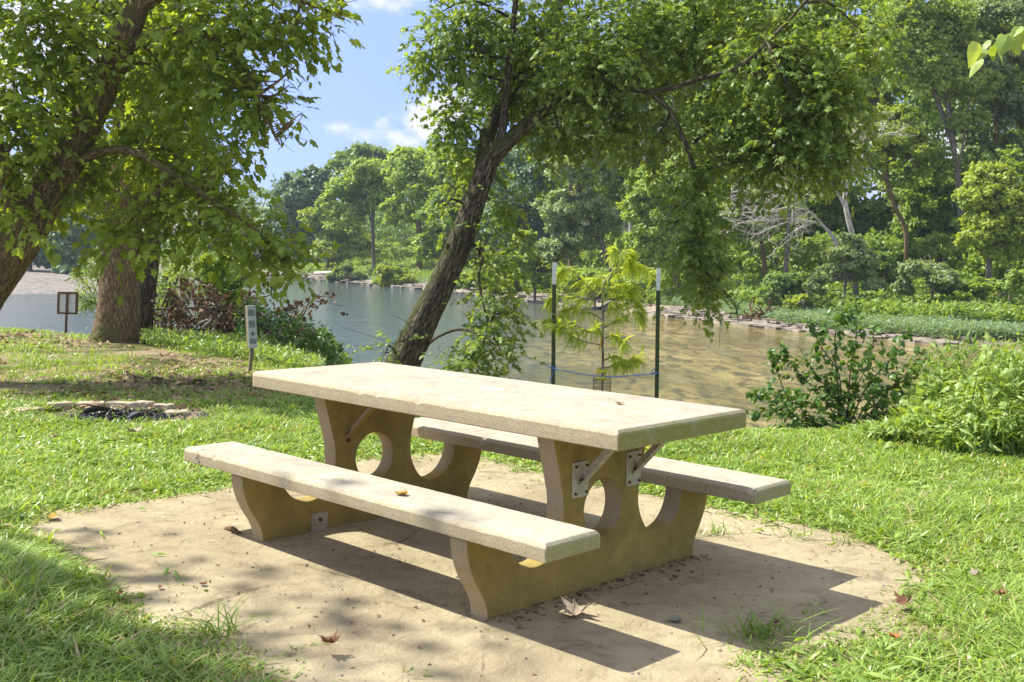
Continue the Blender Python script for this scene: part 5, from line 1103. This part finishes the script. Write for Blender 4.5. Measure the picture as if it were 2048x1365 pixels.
ST = [[(1680, 760), (1640, 690), (1620, 640)], [(1700, 750), (1712, 680), (1712, 600)], [(1650, 800), (1590, 740), (1560, 690)], [(1660, 830), (1570, 790), (1500, 788)], [(1730, 780), (1780, 720), (1822, 660)],
      [(1740, 800), (1810, 760), (1862, 720)], [(1690, 820), (1640, 760), (1600, 700)], [(1640, 850), (1560, 820), (1500, 830)], [(1700, 800), (1740, 720), (1750, 650)], [(1720, 840), (1790, 800), (1850, 770)], [(1660, 860), (1590, 850), (1540, 860)],
      [(1690, 850), (1670, 800), (1660, 740)], [(1720, 860), (1760, 820), (1790, 790)], [(1650, 870), (1610, 830), (1590, 780)], [(1700, 870), (1700, 830), (1710, 760)], [(1600, 850), (1540, 800), (1500, 790)], [(1600, 840), (1560, 760), (1540, 700)], [(1760, 800), (1820, 740), (1850, 700)], [(1640, 880), (1590, 875), (1560, 870)], [(1740, 870), (1790, 850), (1830, 830)], [(1670, 700), (1680, 640), (1700, 620)]]
shrub('mulberry_shrub', 'dark green open shrub standing over the river right of the table', ST, 9.2, 'leaf_shrub', .072, LEAF_HEART, 95, 70, .5, (1690, 905), cat='shrub', spread=.3, tmean=.4)
rg = np.random.default_rng(71)
st = [[(x0 + rg.normal() * 8, y0 + 60), (x0 + rg.normal() * 12, y0)] for x0, y0 in [(1790, 850), (1830, 800), (1800, 800), (1860, 770), (1850, 840), (1900, 790), (1890, 850), (1930, 760), (1945, 830), (1990, 740), (1960, 700), (2020, 780), (2040, 730), (2060, 820), (1990, 850), (2080, 760)]]
shrub('ragweed_clump', 'bright leafy weeds with lobed leaves at the right edge of the bank', st, 8.1, 'leaf_weed', .1, LEAF_LOBED, 24, 72, .4, (1930, 940), spread=.3, tmean=.6, cat='weeds', r0=.005)
st = [[(x0 + rg.normal() * 10, y0 + 90), (x0 + rg.normal() * 14, y0)] for x0, y0 in [(1850, 730), (1900, 690), (1830, 770), (1950, 720), (1925, 680), (2010, 690), (1880, 770), (1980, 740), (2040, 720), (1800, 800), (1870, 700), (2060, 700), (1960, 690)]]
shrub('tall_weed', 'thin tall weeds with narrow leaves rising above the bright thicket', st, 8.9, 'leaf_weed', .11, LEAF_NARROW, 130, 73, .2, (1930, 920), spread=.3, tmean=.35, cat='weeds', r0=.004)

# dense low thicket and tall grass along the lawn's edge on the right
def scatter(n, xr, yr, cond, rng):
    pts = np.zeros((0, 2))
    while len(pts) < n:
        x = rng.uniform(*xr, n * 2); y = rng.uniform(*yr, n * 2); k = cond(x, y); pts = np.vstack([pts, np.c_[x, y][k]])
    return pts[:n]
def blades(g, xy, h, w, lean, rng, tint, zoff=0.0, yaw=None):
    n = len(xy); z = height(xy[:, 0], xy[:, 1]) + zoff; root = np.c_[xy, z]
    yaw = rng.uniform(0, 2 * np.pi, n) if yaw is None else yaw
    d = np.c_[np.cos(yaw), np.sin(yaw), np.zeros(n)]; tw = yaw + np.pi / 2 + rng.normal(size=n) * .5; s = np.c_[np.cos(tw), np.sin(tw), np.zeros(n)]
    L_ = lean * rng.uniform(.3, 1.5, n); V = []
    for t, ww in ((0, .8), (.4, 1.0), (.75, .7)):
        c = root + (d * (L_ * t ** 1.7)[:, None] + np.c_[np.zeros((n, 2)), t * (1 - .32 * np.minimum(L_, 1.2) * t)]) * h[:, None]
        V += [c - s * (w * ww / 2)[:, None], c + s * (w * ww / 2)[:, None]]
    V.append(root + (d * L_[:, None] + np.c_[np.zeros((n, 2)), 1 - .32 * np.minimum(L_, 1.2)]) * h[:, None])
    V = np.stack(V, 1).reshape(-1, 3); b = (np.arange(n) * 7)[:, None]
    g.add(V, [np.vstack([b + [0, 1, 3, 2], b + [2, 3, 5, 4]]), b + [4, 5, 6]], tint=np.repeat(tint, 7))
rg = np.random.default_rng(74); g = Geo()
cond = lambda x, y: (zones(x, y)[0] > -.15 - .5 * (x > 3)) & (zones(x, y)[0] < 1.6)
xy = scatter(5200, (2.35, 6.2), (6.9, 9.6), lambda x, y: cond(x, y) & (x > 2.85 + .2 * np.sin(y * 3)), rg)
def thk(x, y): return (.12 + 1.15 * vnoise(x, y, .33, 5) ** 2 + .35 * vnoise(x, y, 1.1, 7)) * (.1 + .85 * sm((x - 2.8) / 1.2))
hh = thk(xy[:, 0], xy[:, 1]); n = len(xy)
blades(g, xy, hh * rg.uniform(.5, 1.3, n), rg.uniform(.006, .016, n), .9, rg, np.clip(rg.normal(.4, .25, n), 0, 1))
xy2 = scatter(26000, (2.7, 6.2), (6.9, 9.4), lambda x, y: cond(x, y), rg); n = len(xy2); z2 = height(xy2[:, 0], xy2[:, 1]); hm = thk(xy2[:, 0], xy2[:, 1])
pos = np.c_[xy2, z2 + rg.uniform(0, 1, n) ** .55 * hm]; cl = vnoise(xy2[:, 0], xy2[:, 1], .3, 8); ax_ = rdir(rg, n) + [0, 0, -.1]; nm_ = np.array([0, 0, 1.]) + rg.normal(size=(n, 3)) * .5; tt_ = np.clip(rg.normal(.5, .22, n) + .3 * (cl - .5), 0, 1)
for lo, hi, tm_, sz_, wd in ((0, .5, LEAF_NARROW, .08, 1.3), (.5, .57, LEAF_OVATE, .06, .8), (.57, .64, LEAF_LOBED, .08, .9), (.64, 1.1, LEAF_NARROW, .11, 1.0)):
    k = (cl >= lo) & (cl < hi); leaves(g, tm_, pos[k], ax_[k], nm_[k], sz_ * rg.uniform(.5, 1.25, k.sum()), tt_[k], wd)
tag(g.build('bank_thicket', M['leaf_weed']), 'tangle of tall bright weeds and grass at the right edge of the lawn', 'weeds', kind='stuff')

# plants between the trees and the river on the left
YB = 19.5
shrub('locust_shrub', 'bright green feathery shrub right of the thick trunks with long slanting stems', [[(330, 600), (380, 540), (440, 500)], [(320, 590), (340, 520), (360, 470)], [(310, 600), (300, 540), (310, 480)], [(350, 610), (420, 560), (480, 530)], [(340, 590), (390, 500), (410, 460)], [(330, 620), (400, 590), (450, 570)], [(300, 640), (350, 600), (380, 570)], [(330, 560), (400, 520), (470, 560)], [(350, 600), (430, 530), (460, 490)], [(320, 640), (330, 580), (345, 530)], [(350, 640), (400, 620), (440, 610)], [(340, 560), (360, 500), (390, 480)]],
      YB, 'leaf_weed', .12, LEAF_NARROW, 190, 75, .3, (300, 690), spread=.7, tmean=.35, r0=.02)
shrub('locust_shrub', 'bright green shrub peeking out left of the thick trunk over the water', [[(200, 620), (170, 600), (150, 590)], [(190, 600), (165, 560), (150, 548)], [(200, 580), (185, 540), (175, 520)], [(195, 620), (185, 600), (165, 615)], [(205, 570), (200, 530), (190, 500)]],
      YB, 'leaf_weed', .12, LEAF_NARROW, 150, 76, .3, (215, 690), spread=.5, tmean=.3, r0=.015)
shrub('willow_sprout', 'leafy sprout with dark stem growing up behind the brush pile', [[(440, 620), (440, 560), (450, 520)], [(445, 600), (420, 550), (410, 520)], [(450, 610), (470, 570), (490, 545)], [(440, 640), (430, 590), (425, 560)], [(440, 640), (460, 600), (475, 590)]],
      18.8, 'leaf_mid', .13, LEAF_OVATE, 170, 77, .3, (440, 690), spread=.4, tmean=.4, r0=.03)
rg = np.random.default_rng(78); gt, gc = Geo(), Geo(); Yp = 17.0
for k in range(52):
    x0 = rg.uniform(375, 565); a = P(x0, rg.uniform(635, 688), Yp + rg.normal() * .4); d = np.array([rg.normal() * .7, rg.normal() * .5, rg.uniform(.05, 1.0)])
    if k < 3: a = P(455 + 12 * k, 670, Yp); d = np.array([[.55, 0, 1.6], [-.9, -.2, .5], [.9, 0, .35]][k])
    L_ = rg.uniform(.5, 1.1); q = tube(gt, [a, a + d * L_ * .4 + rg.normal(size=3) * .08, a + d * L_ * .75 + rg.normal(size=3) * .1 - [0, 0, .05], a + d * L_ * 1.0 - [0, 0, .12]], [.022, .016, .010, .004], 6, 22, .05, rg)
    m_ = 44; i_ = rg.integers(3, 22, m_); pos = q[i_] + rg.normal(size=(m_, 3)) * .07; leaves(gc, LEAF_OVATE, pos, rg.normal(size=(m_, 3)) + [0, 0, -.8], rdir(rg, m_), rg.uniform(.05, .1, m_), np.clip(rg.normal(.4, .3, m_), 0, 1))
t = thing('brush_pile', 'pile of cut branches with dead brown leaves behind the narrow sign', 'brush pile', tuple(map(float, P(430, 690, Yp)))); gt.build('branches', M['bark_grey'], t, True); gc.build('dead_foliage', M['leaf_dead'], t)
gt = Geo(); Yq = 16.6
for w0, pts in ((.022, [(385, 690), (380, 670), (395, 650), (420, 640), (432, 655), (410, 672), (400, 690)]), (.02, [(420, 640), (430, 660), (435, 690), (432, 700)]), (.018, [(432, 690), (470, 670), (500, 655), (530, 650)]), (.014, [(400, 700), (420, 685), (445, 690), (470, 700)]), (.014, [(540, 640), (560, 660), (570, 690)])):
    tube(gt, [P(x, y, Yq) for x, y in pts], np.linspace(w0, w0 * .5, len(pts)), 7, 30, .08, rg)
tag(gt.build('bare_branch', M['bark_pale'], smooth=True), 'twisted pale bare branches lying against the brush pile', 'branch')

def cover(n, region, size, tmpl, hfun, rng, tmean, up=.5, wide=1.0):
    g = Geo(); xy = scatter(n, (-9.5, 0.8), (12, 29), region, rng); z = height(xy[:, 0], xy[:, 1]); hm = hfun(xy[:, 0], xy[:, 1]) * (.55 + .9 * vnoise(xy[:, 0], xy[:, 1], .55, 12))
    zz = np.maximum(z, ZW - .05) + rng.random(n) ** .5 * hm; pt_ = (vnoise(xy[:, 0], xy[:, 1], .4, 13) - .5) * .5
    leaves(g, tmpl, np.c_[xy, zz], rng.normal(size=(n, 3)) + [0, 0, up], np.array([0, -.1, 1.]) + rng.normal(size=(n, 3)) * .5, size * rng.uniform(.6, 1.2, n), np.clip(tmean + pt_ + rng.normal(size=n) * .15, 0, 1), wide); return g
rg = np.random.default_rng(79)
# u: picture position of a ground point
def upx(x, y): return 1024 + FPX * x / y * 1.0
reg = lambda x, y: (zones(x, y)[0] > .9) & (zones(x, y)[1] > -.2) & ~zones(x, y)[4] & (upx(x, y) > 470) & (upx(x, y) < 700 - 20 * (y < 20)) & (y > 15.5)
g = cover(26000, reg, .1, LEAF_OVATE, lambda x, y: .55 + .25 * sm((26 - y) / 6) - .25 * sm((upx(x, y) - 640) / 60), rg, .45, .4, .8)
tag(g.build('bank_cover', M['leaf_shrub']), 'dense leafy ground cover on the low spit running into the river', 'ground cover', kind='stuff')
reg = lambda x, y: (zones(x, y)[0] > .1) & (zones(x, y)[0] < 3.2) & (upx(x, y) > 280) & (upx(x, y) < 640) & (y < 18.5)
g = cover(12000, reg, .085, LEAF_NARROW, lambda x, y: .16 + .2 * sm((zones(x, y)[0] - .1) / 1.8) * (1 - .5 * sm((upx(x, y) - 520) / 80)), rg, .35, .8, 1.3)
tag(g.build('bank_weeds', M['leaf_weed']), 'bright fern like weeds growing along the lawn edge below the brush pile', 'weeds', kind='stuff')

# ------------------------------------------------------------------ the lawn
rg = np.random.default_rng(90); g = Geo()
def lawn_ok(x, y):
    pi = pad_inside(x, y); f = vnoise(x, y, .22, 21)
    f = .6 * f + .4 * vnoise(x, y, .6, 26); ok = (pi < (.42 * (f - .45)) * np.where((x < -1.4) & (y > 4.3), .3, 1)) | ((pi < .3) & (rg.random(x.shape) < .035))
    ok &= (zones(x, y)[0] < 1.3)
    e = ((x + 3.12) / .78) ** 2 + ((y - 8.86) / .5) ** 2; ok &= (e > 1.0) | (rg.random(x.shape) < .03)
    return ok
def bare_patch(x, y):      # thin, worn lawn left of the middle distance
    return np.clip(sm((y - 9.7) / 1.0) * (.25 + 1.1 * vnoise(x, y, 1.3, 22)) * (1 - sm((y - 17.2 + .2 * x) / 1.2) * .6), 0, .93)
def add_lawn(n, yr, h0, w0, lean, clump, k=12):
    y = rg.uniform(yr[0] ** 2, yr[1] ** 2, int(n * 1.36) * 2 // k) ** .5; x = rg.uniform(-.64, .76, len(y)) * (y + .8)
    ok = lawn_ok(x, y) & (rg.random(len(y)) > bare_patch(x, y)); c = np.c_[x, y][ok]
    xy = np.repeat(c, k, 0) + rg.normal(size=(len(c) * k, 2)) * clump; m_ = pad_inside(xy[:, 0], xy[:, 1]) < np.where((xy[:, 0] < -1.4) & (xy[:, 1] > 4.3), .08, .32); ch = np.repeat(rg.normal(size=len(c)), k)[m_]; xy = xy[m_]; n_ = len(xy)
    lng = vnoise(xy[:, 0], xy[:, 1], .5, 23); fl_ = 1 + .5 * sm((-1.3 - xy[:, 0]) / .8) * (xy[:, 1] < 5.4)
    h = h0 * rg.uniform(.45, 1.25, n_) * (.7 + .7 * lng) * (1 + .12 * ch) * fl_
    edge = np.clip(-pad_inside(xy[:, 0], xy[:, 1]) / .25, .45, 1); h = h * edge
    big = vnoise(xy[:, 0], xy[:, 1], 1.1, 24)
    tint = np.clip(.48 + .4 * (big - .5) + .12 * ch + rg.normal(size=n_) * .27, 0, .93); tint[rg.random(n_) < .07] = 1.0
    blades(g, xy, h, w0 * rg.uniform(.6, 1.3, n_), lean, rg, tint, -.005)
add_lawn(40000, (2.7, 4.6), .072, .0078, 1.3, .03)
add_lawn(60000, (4.4, 6.6), .065, .0085, 1.3, .03)
add_lawn(80000, (6.4, 9.6), .062, .0105, 1.2, .04)
add_lawn(70000, (9.4, 14.5), .06, .010, 1.0, .05)
add_lawn(45000, (14, 20), .07, .014, .9, .07)
# broader crabgrass leaves and clover lying over the blades
n = 40000; y = rg.uniform(2.7 ** 2, 9.5 ** 2, n) ** .5; x = rg.uniform(-.64, .76, n) * (y + .8); k = lawn_ok(x, y) & (vnoise(x, y, .8, 25) > .4); x, y = x[k], y[k]; n = len(x)
leaves(g, LEAF_NARROW, np.c_[x, y, height(x, y) + rg.uniform(.005, .045, n)], rdir(rg, n) * [1, 1, .35] + [0, 0, .12], np.array([0, 0, 1.]) + rg.normal(size=(n, 3)) * .35, rg.uniform(.04, .1, n), np.clip(rg.normal(.55, .2, n), 0, 1), 1.0)
tag(g.build('grass', M['grass']), 'lush green lawn grass around the sandy pad', 'grass', kind='stuff')
def tuft(px, py, label, n, h, sp, z=.01, seed=0, w=.006):
    r = np.random.default_rng(seed); c = G(px, py, .0); g = Geo(); xy = c[:2] + r.normal(size=(n, 2)) * sp
    blades(g, xy, h * r.uniform(.5, 1.2, n), np.full(n, w), 1.5, r, np.clip(r.normal(.3, .2, n), 0, 1), z); o = g.build('weed_tuft', M['grass']); tag(o, label, 'grass tuft', 'grass tufts growing on the pad')
tuft(1530, 1278, 'straggly grass tuft in the table shadow at the lower right of the pad', 70, .12, (.09, .05), seed=1)
tuft(1590, 1078, 'small grass tuft on the pad right of the far bench end', 26, .07, (.05, .03), seed=2)
tuft(1430, 1072, 'sprawling grass sprig on the pad beside the pedestal foot', 34, .08, (.07, .03), seed=3)
tuft(1720, 1090, 'low grass sprig creeping onto the right of the pad', 34, .07, (.08, .03), seed=4)
tuft(440, 1275, 'upright grass tuft at the front left of the pad by the crack', 40, .14, (.04, .04), seed=5)
tuft(1215, 1068, 'tiny grass sprig seen through the pedestal hole', 18, .07, (.05, .02), seed=6)
tuft(930, 905, 'grass sprig creeping onto the back of the pad', 30, .06, (.1, .05), seed=7)
# pebbles and crumbs of soil on the pad
g = Geo()
for k in range(520):
    a = rg.uniform(0, 6.28); r_ = rg.random() ** .5; c = np.array([PADC[0] + 2.4 * r_ * math.cos(a), PADC[1] + 1.6 * r_ * math.sin(a), .010]); s_ = rg.uniform(.0015, .005); u = rdir(rg, 3)
    box(g, c, u[0] * s_, unit(np.cross(u[0], u[1])) * s_ * .8, u[2] * s_ * .7)
tag(g.build('soil_crumbs', M['rock']), 'crumbs of soil and grit scattered on the pad', 'grit', kind='stuff')

# air over the river
g = Geo(); box(g, (0, 340, 19), (540, 0, 0), (0, 590, 0), (0, 0, 23.5))
m = bpy.data.materials.new('haze'); m.use_nodes = True; nt = m.node_tree; nt.nodes.clear(); o_ = nt.nodes.new('ShaderNodeOutputMaterial'); v_ = nt.nodes.new('ShaderNodeVolumePrincipled')
v_.inputs['Density'].default_value = 0.0005; v_.inputs['Color'].default_value = (0.8, 0.88, 1.0, 1); v_.inputs['Anisotropy'].default_value = 0.3; nt.links.new(v_.outputs[0], o_.inputs['Volume'])
tag(g.build('haze', m), 'thin summer haze over the river', 'haze', kind='stuff')
